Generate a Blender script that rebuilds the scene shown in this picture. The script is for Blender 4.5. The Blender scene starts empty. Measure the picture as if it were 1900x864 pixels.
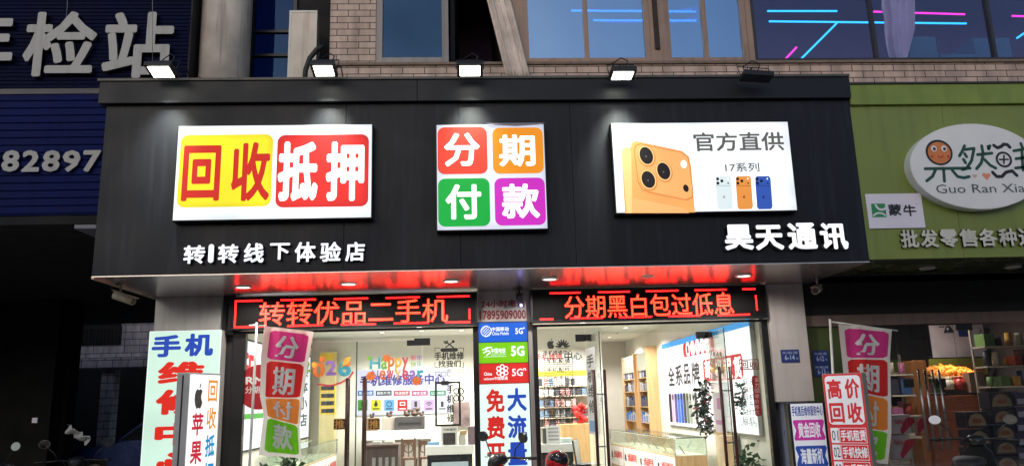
import bpy, bmesh, math, random
from mathutils import Vector, Matrix
random.seed(7)
C = bpy.context.scene.collection
SC = bpy.context.scene
PI = math.pi
rad = math.radians

# ------------------------------------------------------------------ camera
CAM_LOC = Vector((0.0, -9.0, 1.6))
FPX = 1431.57                       # focal length in photo pixels (1900 wide)
ROT = Matrix(((0.99846624, -0.04799147, -0.02760418),
              (-0.01682055, 0.21207021, -0.97710966),
              (0.05274695, 0.97607533, 0.2109377)))   # world -> camera (x right, y down, z forward)
cd = bpy.data.cameras.new("camera")
cd.sensor_fit = 'HORIZONTAL'; cd.sensor_width = 36.0; cd.lens = 36.0 * FPX / 1900.0
cd.clip_start = 0.05; cd.clip_end = 500
cam = bpy.data.objects.new("camera", cd); C.objects.link(cam)
_m = ROT.transposed() @ Matrix(((1, 0, 0), (0, -1, 0), (0, 0, -1)))
cam.matrix_world = Matrix.Translation(CAM_LOC) @ _m.to_4x4()
SC.camera = cam

# ------------------------------------------------------------------ world, sun, exposure
w = bpy.data.worlds.new("World"); SC.world = w; w.use_nodes = True
nt = w.node_tree; bg = nt.nodes['Background']
sky = nt.nodes.new('ShaderNodeTexSky'); sky.sky_type = 'NISHITA'; sky.sun_disc = False
sky.sun_elevation = rad(20.0); sky.sun_rotation = rad(200.0)
nt.links.new(sky.outputs[0], bg.inputs[0]); bg.inputs[1].default_value = 0.15
sl = bpy.data.lights.new("sun", 'SUN'); sl.energy = 0.2; sl.angle = rad(40); sl.color = (1.0, .9, .8)
so = bpy.data.objects.new("sun", sl); C.objects.link(so)
so.rotation_euler = (rad(70), 0, rad(180 - 200.0)); so.location = (0, -6, 20)
SC.view_settings.view_transform = 'Standard'; SC.view_settings.look = 'None'
SC.view_settings.gamma = 1.0; SC.view_settings.use_curve_mapping = False
SC.view_settings.exposure = 0.0
SC.cycles.use_denoising = True
SC.cycles.max_bounces = 7; SC.cycles.transparent_max_bounces = 20
SC.cycles.diffuse_bounces = 3; SC.cycles.glossy_bounces = 4
SC.cycles.sample_clamp_indirect = 4.0; SC.cycles.caustics_reflective = False; SC.cycles.caustics_refractive = False

# ------------------------------------------------------------------ measuring helpers: where a photo point lies on a real plane
def ray(px, py):
    return ROT.transposed() @ Vector(((px - 950) / FPX, (py - 432) / FPX, 1.0))
def at(px, py, Y):
    d = ray(px, py); return CAM_LOC + d * ((Y - CAM_LOC.y) / d.y)
def atX(px, py, X):
    d = ray(px, py); return CAM_LOC + d * ((X - CAM_LOC.x) / d.x)
def proj(p):
    c = ROT @ (Vector(p) - CAM_LOC); return 950 + FPX * c.x / c.z, 432 + FPX * c.y / c.z
def RC(x0, y0, x1, y1, Y):
    """upright rectangle on plane Y -> (x0, x1, z0, z1)"""
    xm, ym = (x0 + x1) / 2, (y0 + y1) / 2
    return (at(x0, ym, Y).x, at(x1, ym, Y).x, at(xm, y1, Y).z, at(xm, y0, Y).z)

# ------------------------------------------------------------------ materials
def S(r, g=None, b=None):
    if g is None: g = b = r
    f = lambda c: (c / 255 / 12.92) if c / 255 <= .04045 else ((c / 255 + .055) / 1.055) ** 2.4
    return (f(r), f(g), f(b))
_mats = {}
def M(name, col=(.5, .5, .5), rough=.55, metal=0.0, emit=0.0, ecol=None, var=.12, vscale=3.0, spec=.5, bump=0.0, bscale=60.0, trans=0.0, dirt=0.0):
    """plain surface: colour broken up by soft noise, roughness varied, optional fine bump, streaky grime"""
    if name in _mats: return _mats[name]
    m = bpy.data.materials.new(name); m.use_nodes = True; _mats[name] = m
    t = m.node_tree; N = t.nodes; L = t.links; b = N['Principled BSDF']
    b.inputs['Roughness'].default_value = rough; b.inputs['Metallic'].default_value = metal
    b.inputs['Specular IOR Level'].default_value = spec
    if trans: b.inputs['Transmission Weight'].default_value = trans
    tc = N.new('ShaderNodeTexCoord')
    no = N.new('ShaderNodeTexNoise'); no.inputs['Scale'].default_value = vscale; no.inputs['Detail'].default_value = 6
    L.new(tc.outputs['Object'], no.inputs['Vector'])
    mr = N.new('ShaderNodeMapRange'); mr.inputs['From Min'].default_value = .3; mr.inputs['From Max'].default_value = .7
    mr.inputs['To Min'].default_value = 1 - var; mr.inputs['To Max'].default_value = 1 + var
    L.new(no.outputs[0], mr.inputs['Value'])
    hs = N.new('ShaderNodeHueSaturation'); hs.inputs['Color'].default_value = (*col, 1)
    L.new(mr.outputs[0], hs.inputs['Value'])
    out = hs.outputs[0]
    if dirt:
        mp = N.new('ShaderNodeMapping'); mp.inputs['Scale'].default_value = (9, 9, .7); L.new(tc.outputs['Object'], mp.inputs[0])
        n2 = N.new('ShaderNodeTexNoise'); n2.inputs['Scale'].default_value = 1.2; n2.inputs['Detail'].default_value = 8; L.new(mp.outputs[0], n2.inputs['Vector'])
        r2 = N.new('ShaderNodeMapRange'); r2.inputs['From Min'].default_value = .5; r2.inputs['From Max'].default_value = .75; r2.inputs['To Max'].default_value = dirt % 1.0001 if dirt <= 1 else dirt - 1
        L.new(n2.outputs[0], r2.inputs[0])
        mx = N.new('ShaderNodeMixRGB'); mx.inputs[2].default_value = (*([c * 2.4 + .006 for c in col] if dirt > 1 else (col[0] * .3, col[1] * .26, col[2] * .22)), 1)
        L.new(r2.outputs[0], mx.inputs[0]); L.new(out, mx.inputs[1]); out = mx.outputs[0]
    L.new(out, b.inputs['Base Color'])
    r3 = N.new('ShaderNodeMapRange'); r3.inputs['From Min'].default_value = .3; r3.inputs['From Max'].default_value = .7
    r3.inputs['To Min'].default_value = max(.02, rough - .08); r3.inputs['To Max'].default_value = min(1, rough + .08)
    L.new(no.outputs[0], r3.inputs[0]); L.new(r3.outputs[0], b.inputs['Roughness'])
    if bump:
        n4 = N.new('ShaderNodeTexNoise'); n4.inputs['Scale'].default_value = bscale; n4.inputs['Detail'].default_value = 3; L.new(tc.outputs['Object'], n4.inputs['Vector'])
        bp = N.new('ShaderNodeBump'); bp.inputs['Strength'].default_value = bump; bp.inputs['Distance'].default_value = .01
        L.new(n4.outputs[0], bp.inputs['Height']); L.new(bp.outputs[0], b.inputs['Normal'])
    if emit:
        b.inputs['Emission Color'].default_value = (*(ecol or col), 1); b.inputs['Emission Strength'].default_value = emit
    return m
def E(name, col=(1, 1, 1), k=1.0, tubes=0.0):
    """translucent face of a light box: it gives off light; tubes = faint banding of the lamps behind the face"""
    if name in _mats: return _mats[name]
    m = bpy.data.materials.new(name); m.use_nodes = True; _mats[name] = m
    t = m.node_tree; N = t.nodes; L = t.links; b = N['Principled BSDF']
    b.inputs['Base Color'].default_value = (*[c * .25 for c in col], 1); b.inputs['Roughness'].default_value = .45; b.inputs['Specular IOR Level'].default_value = .25
    b.inputs['Emission Color'].default_value = (*col, 1); b.inputs['Emission Strength'].default_value = k
    if tubes:
        tc = N.new('ShaderNodeTexCoord'); no = N.new('ShaderNodeTexNoise'); no.inputs['Scale'].default_value = 1.6; no.inputs['Detail'].default_value = 1
        L.new(tc.outputs['Object'], no.inputs['Vector'])
        mr = N.new('ShaderNodeMapRange'); mr.inputs['From Min'].default_value = .3; mr.inputs['From Max'].default_value = .7
        mr.inputs['To Min'].default_value = k * (1 - tubes); mr.inputs['To Max'].default_value = k * (1 + tubes)
        L.new(no.outputs[0], mr.inputs[0]); last = mr.outputs[0]
        if tubes >= .1:                # the LEDs stop short of the case: the face fades towards its rim
            sp = N.new('ShaderNodeSeparateXYZ'); L.new(tc.outputs['Generated'], sp.inputs[0]); pr = None
            for ax in ('X', 'Z'):
                a = N.new('ShaderNodeMath'); a.operation = 'PINGPONG'; a.inputs[1].default_value = .5; L.new(sp.outputs[ax], a.inputs[0])
                q = N.new('ShaderNodeMapRange'); q.interpolation_type = 'SMOOTHSTEP'; q.inputs['From Max'].default_value = .09; q.inputs['To Min'].default_value = .8; L.new(a.outputs[0], q.inputs[0])
                m2 = N.new('ShaderNodeMath'); m2.operation = 'MULTIPLY'; L.new(last, m2.inputs[0]); L.new(q.outputs[0], m2.inputs[1]); last = m2.outputs[0]
        L.new(last, b.inputs['Emission Strength'])
    return m
def GLASS(name, tint=(.93, .97, .95), refl=(1, 1, 1), base=.05, rough=.0, var=0.0):
    """thin pane: fresnel mirror over a tinted see-through sheet"""
    if name in _mats: return _mats[name]
    m = bpy.data.materials.new(name); m.use_nodes = True; _mats[name] = m
    t = m.node_tree; N = t.nodes; L = t.links; N.remove(N['Principled BSDF'])
    tr = N.new('ShaderNodeBsdfTransparent'); tr.inputs[0].default_value = (*tint, 1)
    gl = N.new('ShaderNodeBsdfGlossy'); gl.inputs['Color'].default_value = (*refl, 1); gl.inputs['Roughness'].default_value = rough
    lw = N.new('ShaderNodeLayerWeight'); lw.inputs[0].default_value = .25
    mr = N.new('ShaderNodeMapRange'); mr.inputs['To Min'].default_value = base; mr.inputs['To Max'].default_value = min(1, base + .6)
    L.new(lw.outputs['Fresnel'], mr.inputs[0])
    mx = N.new('ShaderNodeMixShader'); L.new(mr.outputs[0], mx.inputs[0]); L.new(tr.outputs[0], mx.inputs[1]); L.new(gl.outputs[0], mx.inputs[2])
    if var:
        tc = N.new('ShaderNodeTexCoord'); no = N.new('ShaderNodeTexNoise'); no.inputs['Scale'].default_value = .9; no.inputs['Detail'].default_value = 1
        L.new(tc.outputs['Object'], no.inputs['Vector'])
        bp = N.new('ShaderNodeBump'); bp.inputs['Strength'].default_value = var; bp.inputs['Distance'].default_value = .05
        L.new(no.outputs[0], bp.inputs['Height']); L.new(bp.outputs[0], gl.inputs['Normal'])
    L.new(mx.outputs[0], N['Material Output'].inputs[0])
    return m
def BRICK(name, c1, c2, mortar, bw=.3, rh=.095, ms=.006, rough=.5, axis='XZ'):
    m = bpy.data.materials.new(name); m.use_nodes = True
    t = m.node_tree; N = t.nodes; L = t.links; b = N['Principled BSDF']; b.inputs['Roughness'].default_value = rough
    tc = N.new('ShaderNodeTexCoord'); sp = N.new('ShaderNodeSeparateXYZ'); cb = N.new('ShaderNodeCombineXYZ')
    L.new(tc.outputs['Object'], sp.inputs[0]); ad = N.new('ShaderNodeMath'); ad.operation = 'ADD'
    L.new(sp.outputs['X'], ad.inputs[0]); L.new(sp.outputs['Y'], ad.inputs[1]); L.new(ad.outputs[0], cb.inputs[0]); L.new(sp.outputs['Z'], cb.inputs[1])
    br = N.new('ShaderNodeTexBrick'); br.inputs['Scale'].default_value = 1; br.inputs['Brick Width'].default_value = bw; br.inputs['Row Height'].default_value = rh
    br.inputs['Mortar Size'].default_value = ms; br.inputs['Color1'].default_value = (*c1, 1); br.inputs['Color2'].default_value = (*c2, 1); br.inputs['Mortar'].default_value = (*mortar, 1)
    L.new(cb.outputs[0], br.inputs['Vector'])
    mp = N.new('ShaderNodeMapping'); mp.inputs['Scale'].default_value = (4, 4, .8); L.new(tc.outputs['Object'], mp.inputs[0])
    no = N.new('ShaderNodeTexNoise'); no.inputs['Scale'].default_value = 1.5; no.inputs['Detail'].default_value = 8; L.new(mp.outputs[0], no.inputs['Vector'])
    mr = N.new('ShaderNodeMapRange'); mr.inputs['From Min'].default_value = .35; mr.inputs['From Max'].default_value = .7; mr.inputs['To Min'].default_value = 1.1; mr.inputs['To Max'].default_value = .6
    L.new(no.outputs[0], mr.inputs[0]); hs = N.new('ShaderNodeHueSaturation'); L.new(br.outputs[0], hs.inputs['Color']); L.new(mr.outputs[0], hs.inputs['Value'])
    L.new(hs.outputs[0], b.inputs['Base Color'])
    bp = N.new('ShaderNodeBump'); bp.inputs['Strength'].default_value = .6; bp.inputs['Distance'].default_value = .004; bp.invert = True
    L.new(br.outputs['Fac'], bp.inputs['Height']); L.new(bp.outputs[0], b.inputs['Normal'])
    return m
def WOOD(name, c1, c2, rough=.5, scale=(14, 14, 1.0)):
    if name in _mats: return _mats[name]
    m = bpy.data.materials.new(name); m.use_nodes = True; _mats[name] = m
    t = m.node_tree; N = t.nodes; L = t.links; b = N['Principled BSDF']; b.inputs['Roughness'].default_value = rough
    tc = N.new('ShaderNodeTexCoord'); mp = N.new('ShaderNodeMapping'); mp.inputs['Scale'].default_value = scale; L.new(tc.outputs['Object'], mp.inputs[0])
    no = N.new('ShaderNodeTexNoise'); no.inputs['Scale'].default_value = 2; no.inputs['Detail'].default_value = 8; no.inputs['Distortion'].default_value = .6; L.new(mp.outputs[0], no.inputs['Vector'])
    cr = N.new('ShaderNodeValToRGB'); cr.color_ramp.elements[0].position = .35; cr.color_ramp.elements[1].position = .65
    cr.color_ramp.elements[0].color = (*c1, 1); cr.color_ramp.elements[1].color = (*c2, 1)
    L.new(no.outputs[0], cr.inputs[0]); L.new(cr.outputs[0], b.inputs['Base Color'])
    return m
def LED(name, col, k, pitch=.031):
    """lit diodes: round dots on a grid, dark between them"""
    m = bpy.data.materials.new(name); m.use_nodes = True
    t = m.node_tree; N = t.nodes; L = t.links; b = N['Principled BSDF']; b.inputs['Base Color'].default_value = (.05, .005, .004, 1)
    tc = N.new('ShaderNodeTexCoord'); sp = N.new('ShaderNodeSeparateXYZ'); L.new(tc.outputs['Object'], sp.inputs[0])
    def ma(op, a, bv=None):
        n = N.new('ShaderNodeMath'); n.operation = op
        for i, v in enumerate((a, bv)):
            if v is None: continue
            if isinstance(v, (int, float)): n.inputs[i].default_value = v
            else: L.new(v, n.inputs[i])
        return n.outputs[0]
    d = []
    for ax in ('X', 'Z'):
        f = ma('FRACT', ma('DIVIDE', sp.outputs[ax], pitch)); d.append(ma('POWER', ma('SUBTRACT', f, .5), 2.0))
    r = ma('SQRT', ma('ADD', d[0], d[1]))
    mr = N.new('ShaderNodeMapRange'); mr.inputs['From Min'].default_value = .3; mr.inputs['From Max'].default_value = .52
    mr.inputs['To Min'].default_value = k; mr.inputs['To Max'].default_value = k * .2; L.new(r, mr.inputs[0])
    b.inputs['Emission Color'].default_value = (*col, 1); L.new(mr.outputs[0], b.inputs['Emission Strength'])
    return m

# ------------------------------------------------------------------ mesh builder
class Fr:
    """a flat frame: a along u, b along v, c out along n"""
    def __init__(s, o, u=(1, 0, 0), v=(0, 0, 1), n=(0, -1, 0)):
        s.o, s.u, s.v, s.n = Vector(o), Vector(u).normalized(), Vector(v).normalized(), Vector(n).normalized()
    def p(s, a, b, c=0.0): return s.o + s.u * a + s.v * b + s.n * c
def FY(Y): return Fr((0, Y, 0))
_glyph = {}
def glyphs(body, bold, solid):
    """outline of the writing as a mesh; heavier weights are thickened all round the stroke"""
    k = (body, bold, solid)
    if k not in _glyph:
        c = bpy.data.curves.new('t', 'FONT'); c.body = body; c.resolution_u = 2
        if solid: c.extrude = .5
        o = bpy.data.objects.new('t', c); C.objects.link(o); bpy.context.view_layer.update()
        m = bpy.data.meshes.new_from_object(o.evaluated_get(bpy.context.evaluated_depsgraph_get()))
        v0 = [v.co.copy() for v in m.vertices]; f0 = [tuple(p.vertices) for p in m.polygons]
        bpy.data.objects.remove(o); bpy.data.curves.remove(c); bpy.data.meshes.remove(m)
        vs, fs = [], []
        n = 0 if bold <= 0 else (4 if bold < .012 else 8)
        for j in range(n + 1):
            dx, dy = (0, 0) if j == n else (bold * math.cos(2 * PI * (j + .5) / n), bold * math.sin(2 * PI * (j + .5) / n))
            b0 = len(vs)
            for v in v0: vs.append((Vector((v.x + dx, v.y + dy, v.z * (1 - .012 * j))), j * .00004))
            fs += [tuple(i + b0 for i in f) for f in f0]
        xs = [v.x for v, _ in vs] or [0, 1]; ys = [v.y for v, _ in vs] or [0, 1]
        _glyph[k] = (vs, fs, min(xs), max(xs), min(ys), max(ys))
    return _glyph[k]
class MB:
    def __init__(s): s.bm = bmesh.new(); s.mi = 0
    def _f(s, vs):
        try: f = s.bm.faces.new(vs); f.material_index = s.mi; return f
        except ValueError: return None
    def box(s, x0, x1, y0, y1, z0, z1, bev=0.0, F=None):
        g = (lambda x, y, z: Vector((x, y, z))) if F is None else (lambda x, y, z: F.p(x, y, z))
        v = [s.bm.verts.new(g(x, y, z)) for x in (x0, x1) for y in (y0, y1) for z in (z0, z1)]
        fs = [s._f([v[i] for i in q]) for q in ((0, 1, 3, 2), (4, 6, 7, 5), (0, 4, 5, 1), (2, 3, 7, 6), (0, 2, 6, 4), (1, 5, 7, 3))]
        if bev:
            es = list({e for f in fs if f for e in f.edges})
            r = bmesh.ops.bevel(s.bm, geom=es, offset=bev, segments=2, affect='EDGES', profile=.7, clamp_overlap=True)
            for f in r['faces']: f.material_index = s.mi
        return s
    def poly(s, F, pts, c=0.0, d=0.0):
        a = [s.bm.verts.new(F.p(x, y, c + d)) for x, y in pts]; s._f(a)
        if d:
            b = [s.bm.verts.new(F.p(x, y, c)) for x, y in pts]; n = len(a)
            for i in range(n): s._f([a[i], b[i], b[(i + 1) % n], a[(i + 1) % n]])
            s._f(list(reversed(b)))
        return s
    def rect(s, F, r, c=0.0, d=0.0): return s.poly(F, [(r[0], r[2]), (r[1], r[2]), (r[1], r[3]), (r[0], r[3])], c, d)
    def rrect(s, F, r, rd, c=0.0, d=0.0, n=6):
        pts = []
        for cx, cy, a0 in ((r[1] - rd, r[2] + rd, -90), (r[1] - rd, r[3] - rd, 0), (r[0] + rd, r[3] - rd, 90), (r[0] + rd, r[2] + rd, 180)):
            for k in range(n + 1):
                a = rad(a0 + 90 * k / n); pts.append((cx + rd * math.cos(a), cy + rd * math.sin(a)))
        return s.poly(F, pts, c, d)
    def ell(s, F, cx, cy, rx, ry, c=0.0, d=0.0, n=32, rot=0.0):
        cr, sr = math.cos(rot), math.sin(rot); pts = []
        for k in range(n):
            a = 2 * PI * k / n; x, y = rx * math.cos(a), ry * math.sin(a); pts.append((cx + x * cr - y * sr, cy + x * sr + y * cr))
        return s.poly(F, pts, c, d)
    def frame(s, F, r, wd, c=0.0, d=.003):
        x0, x1, z0, z1 = r
        for q in ((x0, x1, z0, z0 + wd), (x0, x1, z1 - wd, z1), (x0, x0 + wd, z0 + wd, z1 - wd), (x1 - wd, x1, z0 + wd, z1 - wd)): s.rect(F, q, c, d)
        return s
    def stroke(s, F, pts, wd, c=0.0, d=0.0):
        for (x0, y0), (x1, y1) in zip(pts, pts[1:]):
            l = math.hypot(x1 - x0, y1 - y0) or 1; nx, ny = -(y1 - y0) / l * wd / 2, (x1 - x0) / l * wd / 2
            s.poly(F, [(x0 - nx, y0 - ny), (x1 - nx, y1 - ny), (x1 + nx, y1 + ny), (x0 + nx, y0 + ny)], c, d)
        for x, y in pts: s.ell(F, x, y, wd / 2, wd / 2, c + .0003, d, n=10)
        return s
    def ring(s, F, cx, cy, ro, ri, c=0.0, n=32, a0=0, a1=360, sy=1.0):
        k = max(3, int(n * (a1 - a0) / 360))
        P = lambda r, a: F.p(cx + r * math.cos(rad(a)), cy + sy * r * math.sin(rad(a)), c)
        for i in range(k):
            A, B = a0 + (a1 - a0) * i / k, a0 + (a1 - a0) * (i + 1) / k
            s._f([s.bm.verts.new(q) for q in (P(ri, A), P(ro, A), P(ro, B), P(ri, B))])
        return s
    def text(s, F, body, r, c=0.0, d=0.0, bold=.02):
        vs, fs, a0, a1, b0, b1 = glyphs(body, bold, d > 0)
        sx, sy = (r[1] - r[0]) / (a1 - a0), (r[3] - r[2]) / (b1 - b0)
        nv = [s.bm.verts.new(F.p(r[0] + (v.x - a0) * sx, r[2] + (v.y - b0) * sy, c + (v.z + .5) * d if d else c + e_)) for v, e_ in vs]
        for f in fs: s._f([nv[i] for i in f])
        return s
    def cyl(s, p0, p1, r0, r1=None, n=16, cap=True):
        r1 = r0 if r1 is None else r1; p0, p1 = Vector(p0), Vector(p1); ax = (p1 - p0).normalized()
        u = ax.orthogonal().normalized(); v = ax.cross(u)
        A, B = [], []
        for k in range(n):
            a = 2 * PI * k / n; q = u * math.cos(a) + v * math.sin(a)
            A.append(s.bm.verts.new(p0 + q * r0)); B.append(s.bm.verts.new(p1 + q * r1))
        for i in range(n):
            f = s._f([A[i], A[(i + 1) % n], B[(i + 1) % n], B[i]])
            if f: f.smooth = True
        if cap: s._f(list(reversed(A))); s._f(B)
        return s
    def tube(s, pts, r, n=8, rs=None):
        pts = [Vector(p) for p in pts]; rings = []; u = None
        for i, p in enumerate(pts):
            t = (pts[min(i + 1, len(pts) - 1)] - pts[max(i - 1, 0)]).normalized()
            u = t.orthogonal().normalized() if u is None else (u - t * u.dot(t)).normalized()
            v = t.cross(u); q = rs[i] if rs else r
            rings.append([s.bm.verts.new(p + (u * math.cos(2 * PI * k / n) + v * math.sin(2 * PI * k / n)) * q) for k in range(n)])
        for A, B in zip(rings, rings[1:]):
            for k in range(n):
                f = s._f([A[k], A[(k + 1) % n], B[(k + 1) % n], B[k]])
                if f: f.smooth = True
        s._f(list(reversed(rings[0]))); s._f(rings[-1]); return s
    def ball(s, c, rx, ry=None, rz=None, n=14, m=9):
        ry = ry or rx; rz = rz or rx; c = Vector(c); rows = []
        for j in range(1, m):
            t = PI * j / m; rows.append([s.bm.verts.new(c + Vector((rx * math.sin(t) * math.cos(2 * PI * k / n), ry * math.sin(t) * math.sin(2 * PI * k / n), rz * math.cos(t)))) for k in range(n)])
        top, bot = s.bm.verts.new(c + Vector((0, 0, rz))), s.bm.verts.new(c - Vector((0, 0, rz)))
        fs = []
        for k in range(n):
            fs.append(s._f([top, rows[0][k], rows[0][(k + 1) % n]])); fs.append(s._f([bot, rows[-1][(k + 1) % n], rows[-1][k]]))
            for A, B in zip(rows, rows[1:]): fs.append(s._f([A[k], B[k], B[(k + 1) % n], A[(k + 1) % n]]))
        for f in fs:
            if f: f.smooth = True
        return s
    def loft(s, secs, n=18, pw=.7):
        """rings across x: (x, zc, half-width y, half-height z)"""
        rings = []
        for x, zc, hy, hz in secs:
            R = []
            for k in range(n):
                a = 2 * PI * k / n; ca, sa = math.cos(a), math.sin(a)
                R.append(s.bm.verts.new((x, hy * math.copysign(abs(ca) ** pw, ca), zc + hz * math.copysign(abs(sa) ** pw, sa))))
            rings.append(R)
        for A, B in zip(rings, rings[1:]):
            for k in range(n):
                f = s._f([A[k], A[(k + 1) % n], B[(k + 1) % n], B[k]])
                if f: f.smooth = True
        s._f(list(reversed(rings[0]))); s._f(rings[-1]); return s
    def torus(s, c, R, r, ax='y', n=28, m=10):
        c = Vector(c); g = []
        for i in range(n):
            a = 2 * PI * i / n; row = []
            for j in range(m):
                b = 2 * PI * j / m; q = R + r * math.cos(b); h = r * math.sin(b)
                p = {'y': (q * math.cos(a), h, q * math.sin(a)), 'z': (q * math.cos(a), q * math.sin(a), h), 'x': (h, q * math.cos(a), q * math.sin(a))}[ax]
                row.append(s.bm.verts.new(c + Vector(p)))
            g.append(row)
        for i in range(n):
            for j in range(m):
                f = s._f([g[i][j], g[(i + 1) % n][j], g[(i + 1) % n][(j + 1) % m], g[i][(j + 1) % m]])
                if f: f.smooth = True
        return s
    def build(s, name, mat, parent=None, label=None):
        me = bpy.data.meshes.new(name); bmesh.ops.recalc_face_normals(s.bm, faces=s.bm.faces) if len(s.bm.faces) < 3000 and not getattr(s, 'keep', False) else None
        s.bm.to_mesh(me); s.bm.free()
        for q in (mat if isinstance(mat, (list, tuple)) else [mat]): me.materials.append(q)
        o = bpy.data.objects.new(name, me); C.objects.link(o)
        if parent is not None:
            o.parent = parent
            o.matrix_parent_inverse = Matrix.Identity(4); o.location = -_world(parent) if not getattr(s, 'local', False) else (0, 0, 0)
        if label: o['label'] = label
        return o
def _world(o):
    v = Vector(o.location)
    while o.parent is not None: o = o.parent; v += Vector(o.location)
    return v
def tag(o, label, cat, group=None, kind=None):
    o['label'] = label; o['category'] = cat
    if group: o['group'] = group
    if kind: o['kind'] = kind
    return o
def thing(name, loc, label, cat, group=None):
    o = bpy.data.objects.new(name, None); C.objects.link(o); o.location = loc; o.empty_display_size = .1
    return tag(o, label, cat, group)
def struct(name, mb, mat):
    o = mb.build(name, mat); o['kind'] = 'structure'; return o
def dup(root, loc, label, group=None, rz=None):
    """copy of a thing with copies of its parts and sub-parts"""
    def rec(o, par):
        c = o.copy(); C.objects.link(c)
        if par is not None: c.parent = par
        for ch in o.children: rec(ch, c)
        return c
    r = rec(root, None); r.location = loc; r['label'] = label
    if rz is not None: r.rotation_euler.z = rz
    if group: r['group'] = group
    return r
def lamp(name, typ, loc, energy, col=(1, 1, 1), parent=None, size=.1, aim=None, spot=None, sy=None, blend=.5):
    l = bpy.data.lights.new(name, typ); l.energy = energy; l.color = col
    if typ == 'AREA':
        l.size = size
        if sy: l.shape = 'RECTANGLE'; l.size_y = sy
    else: l.shadow_soft_size = size
    if typ == 'SPOT': l.spot_size = spot; l.spot_blend = blend
    o = bpy.data.objects.new(name, l); C.objects.link(o); o.location = loc
    if aim is not None: o.rotation_euler = (Vector(aim) - Vector(loc)).to_track_quat('-Z', 'Y').to_euler()
    if parent is not None: o.parent = parent; o.location = Vector(loc) - _world(parent)
    return o

WHITE = S(235, 238, 240)
m_black = M('black_panel', S(22, 25, 34), .45, var=.10, spec=.22, vscale=1.2, dirt=1.55, bump=.05, bscale=2.5)
m_dark = M('dark_metal', S(30, 30, 33), .4, metal=.3)
m_rubber = M('black_plastic', S(24, 24, 26), .55)
m_chrome = M('chrome', S(200), .15, metal=1)
m_steel = M('brushed_steel', S(150), .32, metal=1)
m_red_paint = M('red_print', S(205, 35, 35), .45)
m_blue_paint = M('blue_print', S(35, 60, 170), .45)
m_white_paint = M('white_print', S(230), .5, var=.05)
m_white_plastic = M('white_plastic', S(205, 205, 200), .45, dirt=.2)
m_wall_w = M('white_wall_paint', S(222, 219, 208), .7, var=.05, bump=.05)

# ================================================================== SETTING
ZF, ZT, ZC = 3.12, 5.20, 5.50        # fascia bottom, top of its face, top of its cap
FX0, FX1 = -4.37, 4.82
YS = 1.8                              # shop front plane
m_asph = M('asphalt', S(62, 62, 64), .8, var=.25, vscale=8, bump=.3, bscale=90)
g = MB(); g.box(-150, 150, -150, 150, -.3, -.13); struct('ground', g, m_asph)
m_pave = BRICK('pavement_slabs', S(120, 112, 105), S(100, 95, 92), S(60, 58, 55), .4, .4, .006, .6)
g = MB(); g.box(-40, 40, -4.2, 16, -.13, 0.0, .02); pv = struct('pavement', g, M('pavement_stone', S(165, 158, 150), .6, var=.2, vscale=5, bump=.2, bscale=30))
g = MB(); g.box(-40, 40, -4.42, -4.2, -.13, .004, .015); struct('kerb', g, M('kerb_stone', S(140), .7))
g = MB(); g.box(-3.75, 4.25, 1.72, 12.2, 0.0, .14); g.box(4.85, 10.5, 1.72, 9, 0, .141)
struct('shop_floor', g, M('floor_tiles', S(190, 186, 176), .25, var=.05))

# ---------------- interior shell of the phone shop
g = MB()
g.box(-3.75, -3.6, 1.95, 8.7, .14, 3.06); g.box(4.12, 4.24, 1.95, 12.1, .14, 3.06)
g.box(-3.6, 1.2, 8.6, 8.7, .14, 3.06); g.box(2.75, 4.12, 12.0, 12.1, .14, 3.06)
g.box(1.2, 2.75, 7.6, 7.7, .14, 3.06); g.box(2.65, 2.75, 7.7, 12.0, .14, 3.06); g.box(1.2, 1.3, 7.7, 8.6, .14, 3.06)
struct('interior_wall', g, m_wall_w)
g = MB(); g.box(-3.75, 4.25, 1.95, 12.1, 3.06, 3.115); struct('ceiling', g, M('ceiling_paint', S(225, 222, 214), .8, var=.03))

# ---------------- brick building, upper storey
ZW = 6.11                              # window sill height
m_brick = BRICK('facade_tiles', S(200, 172, 157), S(182, 154, 141), S(48, 38, 34), .3, .095, .006, .42)
m_alu = M('bronze_aluminium', S(150, 124, 110), .42, metal=.15, dirt=.5)
m_alu_g = M('grey_aluminium', S(120, 116, 116), .4, metal=.3, dirt=.4)
m_alu_d = M('dark_aluminium', S(46, 44, 48), .4, metal=.3)
m_pane_b = GLASS('blue_coated_glass', (.26, .40, .62), (.48, .70, .95), .46, 0.0, .15)
m_pane_d = GLASS('blue_tinted_glass', (.08, .14, .30), (.13, .27, .52), .11, 0.0, .6)
m_pane_c = GLASS('clear_window_glass', (.78, .76, .90), (.75, .75, 1), .06, 0.0)
bb = thing('brick_building', (0, .9, 0), 'tiled brick building whose upper storey with blue windows rises over the black signboard', 'building')
Y0 = .9
def ux(px, y=70): return at(px, y, Y0).x
g = MB()
g.box(ux(612), 18, Y0, Y0 + .25, 4.9, ZW)                        # band below the windows
g.box(ux(612), ux(697), Y0, Y0 + .25, ZW, 9.3)                    # pier
g.box(ux(612), 18, Y0, Y0 + .25, 9.3, 10.2)
g.build('wall', m_brick, bb)
g = MB(); g.box(ux(612), 18, Y0 - .03, Y0 + .02, ZW - .005, ZW + .035, .006); g.build('sill', M('stone_sill', S(120, 100, 88), .6, dirt=.5), bb)
g = MB(); g.box(-3.62, 18, 1.85, 2.05, ZF, 4.95); g.box(ux(612), 18, 5.4, 5.55, 4.9, 9.3); g.build('inner_wall', M('neon_tinted_wall', S(112, 92, 140), .8), bb)  # the neon's violet light is put into the wall colour
g = MB(); g.box(ux(612), 18, Y0 + .26, 5.4, 4.9, 5.0); g.build('upper_floor', M('room_floor', S(60), .7), bb)
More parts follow.
